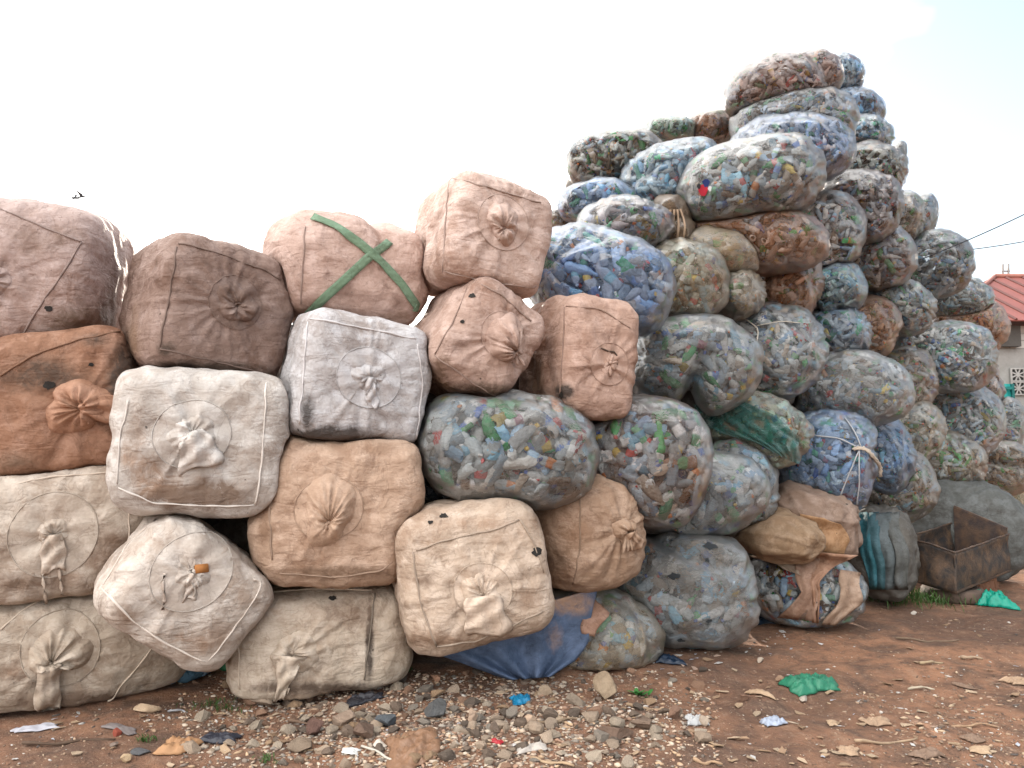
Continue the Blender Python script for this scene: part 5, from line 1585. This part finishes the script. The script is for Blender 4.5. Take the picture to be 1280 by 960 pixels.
def wire(P, r_, label):
    P = np.array(P); mb = MB(); mb.tube(P, r_, 5); tag(mb.build('power_line', M_CORD, None, origin=P[0], color=(.03, .03, .035, 1)), label, 'wire')


a, b = at(1420, 192, 9.0), at(1128, 333, 8.0)
wire([a + (b - a) * u - dz * .25 * 4 * u * (1 - u) * .3 for u in np.linspace(0, 1, 14)], .006, 'upper black wire slanting down across the slate-grey sack')
a, b = at(1420, 268, 12.5), at(1150, 318, 11.0)
wire([a + (b - a) * u - dz * .1 * 4 * u * (1 - u) for u in np.linspace(0, 1, 12)], .007, 'lower flatter wire running behind the slate-grey sack')
for i, (px, py) in enumerate([(94, 247.5), (102, 246)]):
    p = at(px, py, 26); s_ = .17
    V = []; 
    body = [(-.9, .0), (-.4, .18), (.2, .2), (.7, .1), (1.0, 0)]
    mb = MB(); mb.tube([p + np.array([u * s_, 0, .15 * u * s_ * (1 if i else -1)]) for u, _ in body], [max(.012, w_ * s_) for _, w_ in body], 8)
    for sd in (-1, 1):
        e = [p + np.array([.25 * s_, 0, .02]), p + np.array([-.35 * s_, 0, .02])]
        t1 = p + np.array([(.1 - .25 * i) * s_, sd * .5 * s_, (.75 if sd > 0 or i else -.45) * s_]); t2 = p + np.array([(-.5 - .2 * i) * s_, sd * .95 * s_, (1.05 if sd > 0 or i else -.6) * s_])
        mb.quadbox([e[0], e[1], (t1 + e[1]) / 2 + np.array([-.2 * s_, 0, 0]), t1], np.array([0, .008, .006])); mb.quadbox([t1, (t1 + e[1]) / 2 + np.array([-.2 * s_, 0, 0]), t2 + np.array([-.1 * s_, 0, 0]), t2], np.array([0, .008, .006]))
    o = mb.build('bird', M_FEATHER, None, origin=p, smooth=False, color=(.05, .05, .055, 1))
    tag(o, ['bird flying just ahead, wings spread', 'second bird following, wings raised'][i], 'bird')

# ------------------------------------------------------------------ sky and sun
d0 = ray(480, 288); d0 = d0 / np.linalg.norm(d0)
EL = math.asin(d0[2]); AZ = math.atan2(d0[0], d0[1])
sl = bpy.data.lights.new('sun', 'SUN'); sl.energy = 2.0; sl.angle = math.radians(0.5); sl.color = (1, .90, .76)
so = bpy.data.objects.new('sun', sl); COL.objects.link(so)
so.rotation_euler = Vector(d0).to_track_quat('Z', 'Y').to_euler()
so.location = d0 * 60
w = bpy.data.worlds.new('World'); scene.world = w; w.use_nodes = True
nt = w.node_tree; nt.nodes.clear()
wo = nt.nodes.new('ShaderNodeOutputWorld'); bg = nt.nodes.new('ShaderNodeBackground')
sky = nt.nodes.new('ShaderNodeTexSky'); sky.sky_type = 'NISHITA'; sky.sun_disc = False
sky.sun_elevation = EL; sky.sun_rotation = AZ; sky.air_density = 1.0; sky.dust_density = 1.0; sky.ozone_density = 1.0
tcw = nt.nodes.new('ShaderNodeTexCoord')
mp = nt.nodes.new('ShaderNodeMapping'); mp.inputs['Scale'].default_value = (1.0, 1.0, 5.0); mp.inputs['Rotation'].default_value = (0.25, 0.1, 0)
nt.links.new(tcw.outputs['Generated'], mp.inputs[0])
nz = nt.nodes.new('ShaderNodeTexNoise'); nz.inputs['Scale'].default_value = 1.6; nz.inputs['Detail'].default_value = 3.5; nz.inputs['Roughness'].default_value = .55; nz.inputs['Distortion'].default_value = .6
nt.links.new(mp.outputs[0], nz.inputs['Vector'])
mr = nt.nodes.new('ShaderNodeMapRange'); mr.inputs[1].default_value = .30; mr.inputs[2].default_value = .62; mr.inputs[3].default_value = .08; mr.inputs[4].default_value = .95
sx = nt.nodes.new('ShaderNodeSeparateXYZ'); nt.links.new(tcw.outputs['Generated'], sx.inputs[0])
mxx = nt.nodes.new('ShaderNodeMapRange'); mxx.inputs[1].default_value = .24; mxx.inputs[2].default_value = .56; mxx.inputs[3].default_value = .14; mxx.inputs[4].default_value = -.46
nt.links.new(sx.outputs[0], mxx.inputs[0])
sf = nt.nodes.new('ShaderNodeMath'); sf.operation = 'MULTIPLY_ADD'; sf.inputs[1].default_value = .55; sf.inputs[2].default_value = .225; nt.links.new(nz.outputs['Fac'], sf.inputs[0])
ad = nt.nodes.new('ShaderNodeMath'); nt.links.new(sf.outputs[0], ad.inputs[0]); nt.links.new(mxx.outputs[0], ad.inputs[1])
nt.links.new(ad.outputs[0], mr.inputs[0])
mx = nt.nodes.new('ShaderNodeMix'); mx.data_type = 'RGBA'
nt.links.new(mr.outputs[0], mx.inputs[0]); sk = nt.nodes.new('ShaderNodeVectorMath'); sk.operation = 'SCALE'; sk.inputs['Scale'].default_value = .33
nt.links.new(sky.outputs[0], sk.inputs[0]); nt.links.new(sk.outputs[0], mx.inputs[6]); mx.inputs[7].default_value = (6.2, 6.1, 5.9, 1)
nt.links.new(mx.outputs[2], bg.inputs[0]); bg.inputs[1].default_value = 0.14
nt.links.new(bg.outputs[0], wo.inputs[0])
scene.view_settings.view_transform = 'Standard'
scene.view_settings.look = 'None'
scene.view_settings.gamma = 1
scene.view_settings.exposure = 2.36
c = scene.cycles
c.max_bounces = 10; c.diffuse_bounces = 7; c.glossy_bounces = 3; c.transmission_bounces = 4; c.transparent_max_bounces = 14
c.use_denoising = True
c.caustics_reflective = False; c.caustics_refractive = False
